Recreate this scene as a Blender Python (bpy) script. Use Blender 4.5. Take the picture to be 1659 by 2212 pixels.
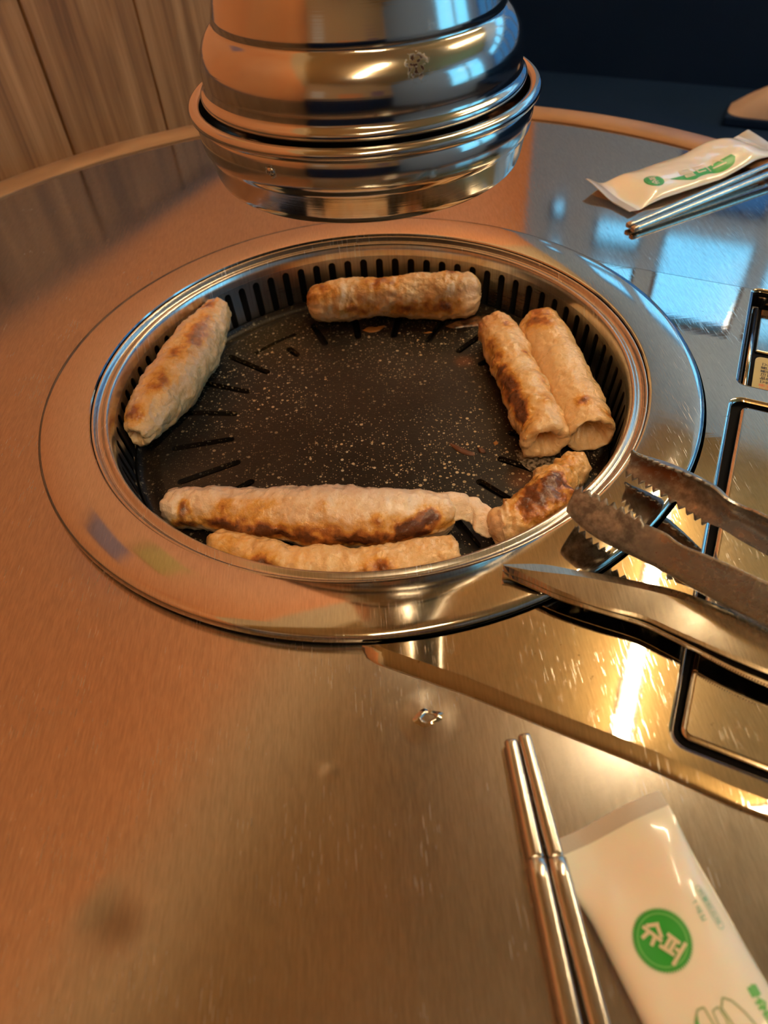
import bpy, bmesh, random
from math import *
from mathutils import Vector, Matrix, noise
from mathutils.geometry import delaunay_2d_cdt

for _o in list(bpy.data.objects):
    bpy.data.objects.remove(_o)
sc = bpy.context.scene
COL = sc.collection
random.seed(7)

# ------------------------------------------------------------------ camera
cam_d = bpy.data.cameras.new('camera')
cam = bpy.data.objects.new('camera', cam_d)
COL.objects.link(cam)
cam_d.sensor_width = 36.0
cam_d.lens = 36.0 * 1533.0 / 2212.0
cam_d.clip_start = 0.01
cam_d.clip_end = 60
TILT, ROLL = 0.742189279, -0.0856401645
CAM = Vector((0.0032430, -0.3693624, 0.2637688))
cam.matrix_world = Matrix.Translation(CAM) @ Matrix.Rotation(TILT, 4, 'X') @ Matrix.Rotation(ROLL, 4, 'Z')
cam_d.dof.use_dof = True
cam_d.dof.focus_distance = 0.40
cam_d.dof.aperture_fstop = 9.0
sc.camera = cam

# ------------------------------------------------------------------ sky outside the windows
w = bpy.data.worlds.new('sky')
sc.world = w
w.use_nodes = True
nt = w.node_tree
nt.nodes.clear()
wo = nt.nodes.new('ShaderNodeOutputWorld')
bg = nt.nodes.new('ShaderNodeBackground')
tc = nt.nodes.new('ShaderNodeTexCoord')
sx = nt.nodes.new('ShaderNodeSeparateXYZ')
rp = nt.nodes.new('ShaderNodeValToRGB')
rp.color_ramp.elements[0].position = 0.0
rp.color_ramp.elements[0].color = (0.19, 0.66, 0.92, 1)
rp.color_ramp.elements[1].position = 0.9
rp.color_ramp.elements[1].color = (0.15, 0.52, 0.95, 1)
nt.links.new(tc.outputs['Generated'], sx.inputs[0])
nt.links.new(sx.outputs['Z'], rp.inputs[0])
nt.links.new(rp.outputs[0], bg.inputs['Color'])
bg.inputs['Strength'].default_value = 2.7
nt.links.new(bg.outputs[0], wo.inputs[0])

# ------------------------------------------------------------------ exposure
TUBE_STRENGTH = 92.0
TUBE_COLOR = (1.0, 0.79, 0.50)
vs = sc.view_settings
vs.view_transform = 'Standard'
vs.look = 'None'
vs.exposure = 0.18
vs.gamma = 1.0
vs.use_curve_mapping = False


# ================================================================== helpers
class NT:
    """small wrapper that builds a node material"""
    def __init__(s, name):
        s.m = bpy.data.materials.new(name)
        s.m.use_nodes = True
        s.t = s.m.node_tree
        s.t.nodes.clear()
        s.out = s.n('ShaderNodeOutputMaterial')

    def n(s, typ, **kw):
        nd = s.t.nodes.new(typ)
        for k, v in kw.items():
            setattr(nd, k, v)
        return nd

    def set(s, sock, v):
        if isinstance(v, bpy.types.NodeSocket):
            s.t.links.new(v, sock)
        elif isinstance(v, (tuple, list)) and len(v) == 3 and sock.type == 'RGBA':
            sock.default_value = (*v, 1)
        else:
            sock.default_value = v
        return sock

    def coord(s, scale=(1, 1, 1), rot=(0, 0, 0), loc=(0, 0, 0), kind='Object'):
        c = s.n('ShaderNodeTexCoord')
        m = s.n('ShaderNodeMapping')
        m.inputs['Scale'].default_value = scale
        m.inputs['Rotation'].default_value = rot
        m.inputs['Location'].default_value = loc
        s.t.links.new(c.outputs[kind], m.inputs[0])
        return m.outputs[0]

    def noise(s, vec, scale=5, detail=3, rough=.5, dist=0):
        nd = s.n('ShaderNodeTexNoise')
        s.set(nd.inputs['Vector'], vec)
        nd.inputs['Scale'].default_value = scale
        nd.inputs['Detail'].default_value = detail
        nd.inputs['Roughness'].default_value = rough
        nd.inputs['Distortion'].default_value = dist
        return nd.outputs['Fac']

    def ramp(s, fac, *stops, interp='LINEAR'):
        nd = s.n('ShaderNodeValToRGB')
        cr = nd.color_ramp
        cr.interpolation = interp
        while len(cr.elements) < len(stops):
            cr.elements.new(0.5)
        for e, (p, c) in zip(cr.elements, stops):
            e.position = p
            e.color = (c, c, c, 1) if isinstance(c, (int, float)) else (*c, 1)
        s.set(nd.inputs[0], fac)
        return nd.outputs[0]

    def math(s, op, a, b=0.0, c=None, clamp=False):
        nd = s.n('ShaderNodeMath', operation=op)
        nd.use_clamp = clamp
        s.set(nd.inputs[0], a)
        s.set(nd.inputs[1], b)
        if c is not None:
            s.set(nd.inputs[2], c)
        return nd.outputs[0]

    def mix(s, f, a, b, mode='MIX'):
        nd = s.n('ShaderNodeMix', data_type='RGBA')
        nd.blend_type = mode
        nd.clamp_factor = True
        s.set(nd.inputs[0], f)
        s.set(nd.inputs[6], a)
        s.set(nd.inputs[7], b)
        return nd.outputs[2]

    def blob(s, p, r):
        """0..1 round patch of radius r about object-space point p"""
        c = s.n('ShaderNodeTexCoord')
        d = s.n('ShaderNodeVectorMath', operation='DISTANCE')
        s.t.links.new(c.outputs['Object'], d.inputs[0])
        d.inputs[1].default_value = p
        mr = s.n('ShaderNodeMapRange', interpolation_type='SMOOTHSTEP')
        s.set(mr.inputs[0], d.outputs['Value'])
        mr.inputs[1].default_value = 0
        mr.inputs[2].default_value = r
        mr.inputs[3].default_value = 1
        mr.inputs[4].default_value = 0
        return mr.outputs[0]

    def bump(s, h, strength=.3, dist=.001, normal=None):
        nd = s.n('ShaderNodeBump')
        nd.inputs['Strength'].default_value = strength
        nd.inputs['Distance'].default_value = dist
        s.set(nd.inputs['Height'], h)
        if normal is not None:
            s.set(nd.inputs['Normal'], normal)
        return nd.outputs[0]

    def attr(s, name):
        nd = s.n('ShaderNodeAttribute', attribute_name=name)
        return nd.outputs['Fac']

    def bsdf(s, **kw):
        nd = s.n('ShaderNodeBsdfPrincipled')
        for k, v in kw.items():
            s.set(nd.inputs[k.replace('_', ' ')], v)
        s.t.links.new(nd.outputs[0], s.out.inputs[0])
        return nd


def plain(name, color, rough=.5, metal=0.0, **kw):
    t = NT(name)
    v = t.coord()
    f = t.noise(v, 60, 3)
    c = t.mix(f, tuple(x * .88 for x in color), tuple(min(1, x * 1.08) for x in color))
    t.bsdf(Base_Color=c, Roughness=rough, Metallic=metal, **kw)
    return t.m


def steel(name, color=(.62, .60, .57), rough=.22, grain=(500, 12, 12), grain_rot=0.0, grain_amt=.10,
          scratch=.25, scratch_scale=1.0, dents=(), dirt=0.0, dark_spots=(), worn=None):
    t = NT(name)
    g = t.noise(t.coord(grain, (0, 0, grain_rot)), 1.0, 2, .6)
    r = t.math('MULTIPLY_ADD', t.math('SUBTRACT', g, .5), grain_amt, rough)
    if worn:                                   # the side people eat at is scrubbed duller
        sp_ = t.n('ShaderNodeSeparateXYZ')
        t.t.links.new(t.coord((1, 1, 1), (0, 0, radians(45))), sp_.inputs[0])
        mr = t.n('ShaderNodeMapRange', interpolation_type='SMOOTHSTEP')
        t.set(mr.inputs[0], sp_.outputs['Y'])
        mr.inputs[1].default_value, mr.inputs[2].default_value, mr.inputs[3].default_value, mr.inputs[4].default_value = worn
        r = t.math('ADD', r, mr.outputs[0])
    cloud = t.noise(t.coord(), 14, 3, .6)
    r = t.math('MULTIPLY_ADD', t.math('SUBTRACT', cloud, .5), rough * .35, r)
    h = t.math('MULTIPLY', g, .35)
    S = scratch_scale
    total = None
    for rot, a, b, th in ((.25, 1900, 70, .705), (-.55, 1800, 100, .715), (1.2, 2000, 110, .705), (2.3, 1850, 90, .71), (.02, 1700, 60, .71)):
        q = t.noise(t.coord((a * S, b * S, 5), (0, 0, rot)), 1.0, 1, .4)
        q = t.ramp(q, (th, 0.0), (th + .05, 1.0))
        total = q if total is None else t.math('MAXIMUM', total, q)
    total = t.math('MULTIPLY', total, t.ramp(t.noise(t.coord(), 30, 2), (.35, .15), (.7, 1.0)))
    r = t.math('MULTIPLY_ADD', total, scratch * .8, r, clamp=True)
    h = t.math('MULTIPLY_ADD', total, scratch * .5, h)
    nrm = t.bump(h, .16, .00012)
    if dents:
        dh = None
        for p, rad, amp in dents:
            q = t.math('MULTIPLY', t.blob(p, rad), amp)
            dh = q if dh is None else t.math('ADD', dh, q)
        nrm = t.bump(dh, 1.0, 1.0, nrm)
    c = t.mix(t.math('MULTIPLY', cloud, .35), color, tuple(x * .8 for x in color))
    c = t.mix(t.math('MULTIPLY', total, .5), c, tuple(min(1, x * 1.25) for x in color))
    fine = t.ramp(t.noise(t.coord((1400, 120, 20), (0, 0, grain_rot)), 1.0, 3, .7), (.34, 1 - 1.9 * grain_amt - .07), (.66, 1.08))
    c = t.mix(1.0, c, fine, 'MULTIPLY')
    if dirt:
        d = t.ramp(t.noise(t.coord(), 260, 2, .5), (.72, 0.0), (.78, 1.0))
        c = t.mix(t.math('MULTIPLY', d, dirt), c, (.10, .06, .03))
    for p, rad in dark_spots:  # soft round spots darkened in the base colour
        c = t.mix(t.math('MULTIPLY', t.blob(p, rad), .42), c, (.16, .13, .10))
    t.bsdf(Base_Color=c, Metallic=1.0, Roughness=r, Normal=nrm)
    return t.m


def tag(o, label=None, cat=None, group=None, kind=None):
    if label: o['label'] = label
    if cat: o['category'] = cat
    if group: o['group'] = group
    if kind: o['kind'] = kind
    return o


def empty(name, loc, label=None, cat=None, group=None, kind=None):
    o = bpy.data.objects.new(name, None)
    o.empty_display_size = .02
    o.location = loc
    COL.objects.link(o)
    return tag(o, label, cat, group, kind)


def wloc(o):
    v = Vector(o.location)
    return v + (wloc(o.parent) if o.parent else Vector())


def mesh(name, verts, faces, mat, parent=None, smooth=True, attrs=None, bevel=0, solid=0, sharp=None, base=None):
    """verts in world coordinates; origin at the parent's origin, or at base"""
    L = Vector((0, 0, 0))
    if parent is not None: L = wloc(parent)
    if base is not None: L = Vector(base)
    me = bpy.data.meshes.new(name)
    me.from_pydata([Vector(v) - L for v in verts], [], faces)
    me.update()
    if smooth:
        for p_ in me.polygons: p_.use_smooth = True
        if sharp is not None: me.set_sharp_from_angle(angle=radians(sharp))
    if attrs:
        for k, vals in attrs.items():
            a = me.attributes.new(k, 'FLOAT', 'POINT')
            a.data.foreach_set('value', vals)
    me.materials.append(mat)
    o = bpy.data.objects.new(name, me)
    COL.objects.link(o)
    if parent is not None: o.parent = parent
    elif base is not None: o.location = base
    if solid:
        md = o.modifiers.new('solid', 'SOLIDIFY'); md.thickness = solid; md.offset = 0
    if bevel:
        md = o.modifiers.new('bevel', 'BEVEL'); md.width = bevel; md.segments = 3; md.limit_method = 'ANGLE'
    return o


class MB:
    """collects verts and faces"""
    def __init__(s): s.v, s.f = [], []

    def add(s, v, f):
        k = len(s.v)
        s.v += [Vector(x) for x in v]
        s.f += [tuple(i + k for i in q) for q in f]
        return s

    def grid(s, rows, close_u=False, close_v=False, flip=False):
        n, m = len(rows), len(rows[0])
        f = []
        for i in range(n if close_v else n - 1):
            for j in range(m if close_u else m - 1):
                q = (i * m + j, i * m + (j + 1) % m, ((i + 1) % n) * m + (j + 1) % m, ((i + 1) % n) * m + j)
                f.append(q[::-1] if flip else q)
        return s.add([v for r in rows for v in r], f)

    def lathe(s, prof, c=(0, 0), n=128, flip=False):
        rows = [[(c[0] + r * cos(2 * pi * k / n), c[1] + r * sin(2 * pi * k / n), z) for k in range(n)] for r, z in prof]
        return s.grid(rows, close_u=True, flip=flip)

    def box(s, x0, x1, y0, y1, z0, z1, M=None):
        v = [(x, y, z) for z in (z0, z1) for y in (y0, y1) for x in (x0, x1)]
        if M is not None: v = [M @ Vector(q) for q in v]
        return s.add(v, [(0, 2, 3, 1), (4, 5, 7, 6), (0, 1, 5, 4), (2, 6, 7, 3), (0, 4, 6, 2), (1, 3, 7, 5)])

    def tube(s, pts, rad, n=12, caps=True, flat=1.0):
        rows = []
        P = [Vector(q) for q in pts]
        for i, q in enumerate(P):
            t = (P[min(i + 1, len(P) - 1)] - P[max(i - 1, 0)]).normalized()
            a = t.cross(Vector((0, 0, 1)))
            if a.length < 1e-4: a = Vector((1, 0, 0))
            a.normalize(); b = a.cross(t)
            r = rad[i] if isinstance(rad, (list, tuple)) else rad
            rows.append([q + a * (r * cos(2 * pi * k / n)) + b * (r * flat * sin(2 * pi * k / n)) for k in range(n)])
        k0 = len(s.v)
        s.grid(rows, close_u=True)
        if caps:
            s.f.append(tuple(k0 + j for j in range(n))[::-1])
            s.f.append(tuple(k0 + (len(P) - 1) * n + j for j in range(n)))
        return s

    def build(s, name, mat, parent=None, **kw):
        return mesh(name, s.v, s.f, mat, parent, **kw)


def lerp(a, b, t): return a + (b - a) * t


def sstep(a, b, x):
    t = max(0, min(1, (x - a) / (b - a)))
    return t * t * (3 - 2 * t)


def spline(pts, n):
    """Catmull-Rom through tuples of any length"""
    P = [tuple(q) for q in pts]
    P = [tuple(2 * a - b for a, b in zip(P[0], P[1]))] + P + [tuple(2 * a - b for a, b in zip(P[-1], P[-2]))]
    out = []
    m = len(P) - 3
    for k in range(n):
        x = k / (n - 1) * m
        i = min(int(x), m - 1); t = x - i
        p0, p1, p2, p3 = P[i:i + 4]
        out.append(tuple(.5 * (2 * b + (c - a) * t + (2 * a - 5 * b + 4 * c - d) * t * t + (-a + 3 * b - 3 * c + d) * t ** 3)
                         for a, b, c, d in zip(p0, p1, p2, p3)))
    return out


def rounded(poly, r, n=8):
    """closed polygon (ccw 2-D) with rounded corners"""
    out = []
    N = len(poly)
    for i in range(N):
        p0, p1, p2 = Vector(poly[i - 1]), Vector(poly[i]), Vector(poly[(i + 1) % N])
        rr = r[i] if isinstance(r, (list, tuple)) else r
        if rr <= 0:
            out.append(tuple(p1)); continue
        a = (p0 - p1).normalized(); b = (p2 - p1).normalized()
        ang = a.angle(b)
        d = rr / tan(ang / 2)
        c = p1 + (a + b).normalized() * (rr / sin(ang / 2))
        s0 = p1 + a * d - c; s1 = p1 + b * d - c
        a0 = atan2(s0.y, s0.x); da = (atan2(s1.y, s1.x) - a0 + pi) % (2 * pi) - pi
        for k in range(n + 1):
            q = a0 + da * k / n
            out.append((c.x + rr * cos(q), c.y + rr * sin(q)))
    return out


def offset(loop, d):
    """move every point of a ccw loop inwards by d"""
    N = len(loop); out = []
    for i in range(N):
        p0, p1, p2 = Vector(loop[i - 1]), Vector(loop[i]), Vector(loop[(i + 1) % N])
        n1 = (p1 - p0); n2 = (p2 - p1)
        n1 = Vector((-n1.y, n1.x)).normalized() if n1.length > 1e-9 else Vector((0, 0))
        n2 = Vector((-n2.y, n2.x)).normalized() if n2.length > 1e-9 else n1
        q = (n1 + n2)
        q = q.normalized() if q.length > 1e-6 else n1
        c = max(.5, q.dot(n1)) if n1.length > 0 else 1
        out.append(tuple(p1 + q * (d / c)))
    return out


def inside(p_, lp_):
    c = False
    x, y = p_
    for i in range(len(lp_)):
        x0, y0 = lp_[i - 1]; x1, y1 = lp_[i]
        if (y0 > y) != (y1 > y) and x < (x1 - x0) * (y - y0) / (y1 - y0) + x0: c = not c
    return c


def fill(loops, z):
    """flat triangulated face bounded by the first loop with the others as holes"""
    pts, edges = [], []
    for lp_ in loops:
        k = len(pts)
        pts += [Vector((q[0], q[1])) for q in lp_]
        edges += [(k + i, k + (i + 1) % len(lp_)) for i in range(len(lp_))]
    vv, ee, ff, _a, _b, _c = delaunay_2d_cdt(pts, edges, [], 0, 1e-7)
    out = []
    for f_ in ff:
        cx = sum(vv[i][0] for i in f_) / len(f_); cy = sum(vv[i][1] for i in f_) / len(f_)
        if not inside((cx, cy), loops[0]) or any(inside((cx, cy), q) for q in loops[1:]): continue
        a, b, c = (vv[i] for i in f_[:3])
        if (b - a).cross(c - a) < 0: f_ = f_[::-1]
        out.append(tuple(f_))
    return [Vector((q[0], q[1], z)) for q in vv], out


# ================================================================== materials
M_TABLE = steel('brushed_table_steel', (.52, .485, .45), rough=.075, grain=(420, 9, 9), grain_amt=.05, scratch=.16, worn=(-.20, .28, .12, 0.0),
                dents=(((-.0845, -.3346, .732), .018, -.0002), ((-.092, -.326, .732), .012, .00015),
                       ((-.007, -.2889, .732), .005, .00015), ((.034, -.269, .732), .014, .0006)),
                dark_spots=(((-.0845, -.3346, .732), .016), ((-.079, -.336, .732), .011)))
M_RING = steel('polished_ring_steel', (.58, .55, .51), rough=.08, grain=(60, 60, 60), grain_amt=.03, scratch=.22)
M_PANEL = steel('scratched_panel_steel', (.56, .52, .465), rough=.030, grain=(16, 300, 16), grain_rot=.52, grain_amt=.02, scratch=.24, dirt=.6)
M_LID = steel('scratched_lid_steel', (.52, .485, .43), rough=.09, grain=(200, 200, 20), grain_amt=.04, scratch=.26, dirt=.5)
M_HOOD = NT('spun_hood_steel')
_t = M_HOOD
_g = _t.noise(_t.coord((6, 6, 1500)), 1.0, 2, .6)
_c = _t.mix(_t.noise(_t.coord(), 18, 3), (.60, .58, .55), (.50, .48, .455))
_rust = _t.math('MULTIPLY', _t.math('MAXIMUM', _t.blob((.0225, -.0765, .169 - .14), .008), _t.math('MAXIMUM', _t.blob((.030, -.070, .181 - .14), .006), _t.blob((-.0465, -.0745, .130 - .14), .0045))),
                _t.ramp(_t.noise(_t.coord(), 520, 3), (.50, 0.0), (.56, 1.0)))
_rust = _t.math('MULTIPLY', _rust, 2.5, clamp=True)
_c = _t.mix(_rust, _c, (.035, .012, .005))
_t.bsdf(Base_Color=_c, Metallic=_t.math('SUBTRACT', 1.0, _rust), Specular_IOR_Level=.1, Roughness=_t.math('MULTIPLY_ADD', _rust, .5, _t.math('MULTIPLY_ADD', _g, .10, .08)),
        Normal=_t.bump(_g, .10, .0002))
M_HOOD = M_HOOD.m
M_WELL = steel('slotted_well_steel', (.40, .38, .36), rough=.30, grain=(40, 40, 900), grain_amt=.10, scratch=.10)
M_RIM = steel('insert_rim_steel', (.62, .60, .57), rough=.22, grain=(60, 60, 60), grain_amt=.05, scratch=.10)
M_DARKWELL = plain('near_black_cavity', (.006, .005, .005), .7)  # near-black for the cavity, pan underside and screw hole
M_CHOP = steel('chopstick_steel', (.60, .555, .50), rough=.17, grain=(60, 60, 60), grain_amt=.06, scratch=.10)
M_SCIS = steel('scissor_steel', (.66, .61, .52), rough=.15, grain=(60, 500, 60), grain_rot=.6, grain_amt=.07, scratch=.10)
M_BLACKPLASTIC = plain('black_plastic', (.012, .012, .013), .35)
M_MATTEBLACK = plain('matte_black', (.004, .004, .0045), .8, Specular_IOR_Level=.08)
M_FLOOR = plain('dark_floor_tile', (.020, .021, .024), .45)
M_BENCH = NT('navy_black_vinyl')
_t = M_BENCH
_t.bsdf(Base_Color=_t.mix(_t.noise(_t.coord(), 8, 3), (.004, .014, .042), (.008, .021, .058)), Roughness=.6, Specular_IOR_Level=.08,
        Normal=_t.bump(_t.noise(_t.coord(), 350, 2), .15, .001))
M_BENCH = M_BENCH.m
M_TRIM = NT('tan_edge_trim')
_t = M_TRIM
_f = _t.noise(_t.coord((5, 5, 90)), 3, 4)
_t.bsdf(Base_Color=_t.ramp(_f, (.3, (.24, .125, .060)), (.7, (.35, .20, .10))), Roughness=.38)
M_TRIM = M_TRIM.m
M_CEIL = plain('warm_cream_ceiling', (.84, .54, .20), .8)
M_WALLBLUE = plain('blue_grey_paint', (.27, .43, .74), .7)
M_WALLCREAM = plain('ochre_paint', (.62, .40, .20), .75)
M_ORANGE = NT('orange_paint')
_t = M_ORANGE
_t.bsdf(Base_Color=_t.ramp(_t.noise(_t.coord(), 3, 3), (.3, (.82, .27, .080)), (.7, (.90, .34, .110))), Roughness=.6)
M_ORANGE = M_ORANGE.m
M_FRAME = plain('window_frame_paint', (.10, .09, .10), .5)
M_MAUVE = plain('mauve_paper', (.30, .17, .21), .6)
M_YELLOW = plain('mustard_paper', (.62, .36, .05), .6)
M_WHITE = plain('white_enamel', (.78, .74, .66), .4)


def wood_mat(name, c0, c1, c2):
    t = NT(name)
    v = t.coord((30, 30, 1.6))
    f = t.noise(v, 1.3, 5, .6, .6)
    fine = t.noise(t.coord((260, 260, 5)), 1.0, 3, .6)
    k = t.math('ADD', t.math('MULTIPLY', f, .75), t.math('MULTIPLY', fine, .25))
    c = t.ramp(k, (.36, c0), (.50, c1), (.64, c2))
    t.bsdf(Base_Color=c, Roughness=.5, Normal=t.bump(k, .15, .002))
    return t.m


M_WOOD = wood_mat('walnut_plank', (.15, .065, .024), (.29, .135, .052), (.42, .22, .10))

# frying pan coating: near black with cream and rust specks
_t = NT('speckled_nonstick')
def _specks(scale, lo, hi, seed):
    v = _t.n('ShaderNodeTexVoronoi')
    _t.set(v.inputs['Vector'], _t.coord(loc=(seed, seed * .7, 0)))
    v.inputs['Scale'].default_value = scale
    sz = _t.n('ShaderNodeSeparateColor')
    _t.set(sz.inputs[0], v.outputs['Color'])
    lim = _t.math('MULTIPLY', _t.ramp(sz.outputs[0], (lo, 0.0), (1.0, 1.0)), hi)
    return _t.math('LESS_THAN', v.outputs['Distance'], lim), sz.outputs[1]
_s1, _k1 = _specks(300, .45, .34, 0)
_s2, _k2 = _specks(700, .35, .40, 3.1)
_zone = _t.ramp(_t.noise(_t.coord(), 11, 3), (.40, .22), (.60, 1.0))
_oil = _t.blob((-.075, .098, .002), .050)
_sp = _t.math('MULTIPLY', _t.math('MAXIMUM', _s1, _t.math('MULTIPLY', _s2, .65)), _t.math('MAXIMUM', _zone, _oil))
_base = _t.ramp(_t.noise(_t.coord(), 17, 4), (.35, (.007, .0055, .0045)), (.70, (.020, .015, .011)))
_smoke = _t.ramp(_t.noise(_t.coord(loc=(1, 4, 0)), 9, 3, .6), (.52, 0.0), (.75, .35))
_base = _t.mix(_smoke, _base, (.065, .052, .042))
_base = _t.mix(_t.math('MULTIPLY', _oil, .6), _base, (.05, .033, .010))
_stain = _t.math('MULTIPLY', _t.math('MAXIMUM', _t.blob((.088, -.071, .002), .013), _t.blob((.070, .052, .002), .01)), _t.noise(_t.coord(), 90, 3))
_base = _t.mix(_t.math('MULTIPLY', _stain, 1.3), _base, (.16, .055, .018))
_c = _t.mix(_t.math('MULTIPLY', _sp, .9), _base, _t.mix(_k1, (.58, .40, .20), (.62, .52, .36)))
_h = _t.math('ADD', _t.math('MULTIPLY', _sp, .6), _t.noise(_t.coord(), 700, 2))
_t.bsdf(Base_Color=_c, Roughness=_t.math('MULTIPLY_ADD', _t.noise(_t.coord(), 20, 3), .22, .27), Specular_IOR_Level=.28, Normal=_t.bump(_h, .45, .0004))
M_PAN = _t.m


def meat_mat(name, pale, gold, brown, char):
    t = NT(name)
    b = t.attr('browning_shade')
    n1 = t.noise(t.coord(), 300, 4, .65)
    n2 = t.noise(t.coord(), 55, 4, .6)
    k = t.math('ADD', b, t.math('ADD', t.math('MULTIPLY', t.math('SUBTRACT', n1, .5), .55), t.math('MULTIPLY', t.math('SUBTRACT', n2, .5), .45)))
    c = t.ramp(k, (.0, pale), (.20, tuple(lerp(a, q, .30) for a, q in zip(pale, gold))), (.42, gold), (.66, brown), (.95, char))
    pink = t.math('MULTIPLY', t.attr('pinkness'), .8)
    c = t.mix(pink, c, (.62, .40, .33))
    h = t.math('ADD', t.math('MULTIPLY', n1, .7), t.math('MULTIPLY', n2, 1.4))
    bn = t.bump(h, .60, .0022)
    nd = t.bsdf(Base_Color=c, Roughness=t.math('MULTIPLY_ADD', n2, .40, .10), Normal=bn, Coat_Normal=bn,
                Subsurface_Weight=.06, Subsurface_Scale=.003, Coat_Weight=.55, Coat_Roughness=.13)
    nd.inputs['Subsurface Radius'].default_value = (1.0, .45, .25)
    nd.inputs['Specular IOR Level'].default_value = .6
    return t.m


M_MEAT = meat_mat('seared_pork', (.88, .61, .33), (.74, .36, .075), (.42, .13, .022), (.13, .036, .010))
M_MEATPALE = meat_mat('pale_pork', (.91, .71, .51), (.76, .38, .08), (.42, .14, .026), (.11, .030, .009))
M_CRUMB = plain('burnt_crumb', (.10, .030, .010), .5)
M_FLAKE = plain('orange_brown_flake', (.42, .17, .035), .35)
_t = NT('browned_fat_film')
_t.bsdf(Base_Color=_t.ramp(_t.noise(_t.coord(), 200, 4), (.35, (.045, .018, .008)), (.65, (.20, .085, .030))), Roughness=.25,
        Normal=_t.bump(_t.noise(_t.coord(), 300, 3), .5, .001))
M_FILM = _t.m
_t = NT('foamy_grease')
_t.bsdf(Base_Color=_t.ramp(_t.noise(_t.coord(), 420, 3), (.40, (.06, .045, .03)), (.62, (.42, .34, .25))), Roughness=.15,
        Normal=_t.bump(_t.noise(_t.coord(), 600, 2), .6, .001), Alpha=.85)
M_GREASE = _t.m

_t = NT('milky_film')
_f = _t.noise(_t.coord((50, 50, 50)), 1.0, 2)
_t.bsdf(Base_Color=_t.mix(_f, (.82, .73, .60), (.86, .78, .66)), Roughness=.22, Transmission_Weight=.0, Subsurface_Weight=.25,
        Subsurface_Scale=.004, Coat_Weight=.8, Coat_Roughness=.06, Normal=_t.bump(_t.noise(_t.coord(), 90, 2), .10, .002))
M_PACK = _t.m
_t = NT('clear_seal_film')
_t.bsdf(Base_Color=(.62, .55, .46), Roughness=.25, Alpha=.72, Coat_Weight=.6, Coat_Roughness=.1,
        Normal=_t.bump(_t.noise(_t.coord((1, 1, 1)), 900, 1), .2, .0006))
M_SEAL = _t.m
M_GREEN = plain('green_print', (.020, .30, .035), .3)
M_LGREEN = plain('light_green_print', (.14, .43, .12), .3)
M_TEAL = plain('teal_print', (.22, .45, .34), .3)
M_OLIVE = plain('olive_green_print', (.30, .38, .20), .3)
M_INK = plain('cream_lettering', (.66, .58, .40), .3)
M_BLACKINK = plain('black_lettering', (.03, .028, .02), .5)
M_REDINK = plain('orange_lettering', (.60, .16, .035), .5)
M_STICKER = plain('mustard_sticker', (.46, .35, .095), .35)
M_TANBAG = NT('tan_canvas')
_t = M_TANBAG
_t.bsdf(Base_Color=_t.mix(_t.noise(_t.coord((1, 1, 1)), 30, 3), (.36, .25, .19), (.46, .34, .27)), Roughness=.8)
M_TANBAG = M_TANBAG.m

_t = NT('burnt_tong_steel')
_gr = _t.attr('grime'); _rb = _t.attr('residue')
_n = _t.noise(_t.coord(), 240, 4, .65); _n2 = _t.noise(_t.coord(), 60, 3)
_gm = _t.math('MULTIPLY', _gr, _t.ramp(_n, (.30, .25), (.62, 1.0)))
_c = _t.mix(_gm, (.54, .51, .46), (.105, .090, .075))
_rm = _t.math('MULTIPLY', _rb, _t.ramp(_t.math('ADD', _t.math('MULTIPLY', _n, .5), _t.math('MULTIPLY', _n2, .5)), (.42, 0.0), (.50, 1.0)))
_c = _t.mix(_rm, _c, _t.mix(_n, (.10, .028, .010), (.30, .105, .035)))
_t.bsdf(Base_Color=_c, Metallic=_t.math('SUBTRACT', 1.0, _t.math('MAXIMUM', _rm, _t.math('MULTIPLY', _gm, .75))),
        Roughness=_t.math('MULTIPLY_ADD', _gm, .22, .22), Normal=_t.bump(_n, .25, .0004))
M_TONG = _t.m

_t = NT('lit_tube')
_e = _t.n('ShaderNodeEmission')
_e.inputs[0].default_value = (*TUBE_COLOR, 1); _e.inputs[1].default_value = TUBE_STRENGTH
_t.t.links.new(_e.outputs[0], _t.out.inputs[0])
M_TUBE = _t.m


def glass(name, tint, refl=.08):
    t = NT(name)
    a = t.n('ShaderNodeBsdfTransparent'); a.inputs[0].default_value = (*tint, 1)
    g = t.n('ShaderNodeBsdfGlossy'); g.inputs['Roughness'].default_value = .02
    m = t.n('ShaderNodeMixShader'); m.inputs[0].default_value = refl
    t.t.links.new(a.outputs[0], m.inputs[1]); t.t.links.new(g.outputs[0], m.inputs[2]); t.t.links.new(m.outputs[0], t.out.inputs[0])
    return t.m


M_GLASS = glass('window_glass', (.96, .98, 1.0))
M_FROST = glass('smoked_window_film', (.30, .34, .44), .04)

# ================================================================== room (aligned with the table's service panel, turned -30 degrees)
Z0 = -.74                                   # floor, the tabletop is z = -.008
ROOM = Matrix.Translation((CAM.x, CAM.y, 0)) @ Matrix.Rotation(radians(-30), 4, 'Z')
XL, XR, YF, YB, ZC = -.70, 2.6, -2.2, 2.4, 1.65


def rbox(name, boxes, mat, parent=None, kind=None, **kw):
    mb = MB()
    for b in boxes: mb.box(*b, M=ROOM)
    o = mb.build(name, mat, parent, smooth=False, **kw)
    if kind: o['kind'] = kind
    return o


rbox('floor', [(XL - .1, XR + .1, YF - .1, YB + .1, Z0 - .06, Z0)], M_FLOOR, kind='structure')
rbox('ceiling', [(XL - .1, XR + .1, YF - .1, YB + .1, ZC, ZC + .06)], M_CEIL, kind='structure')
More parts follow.
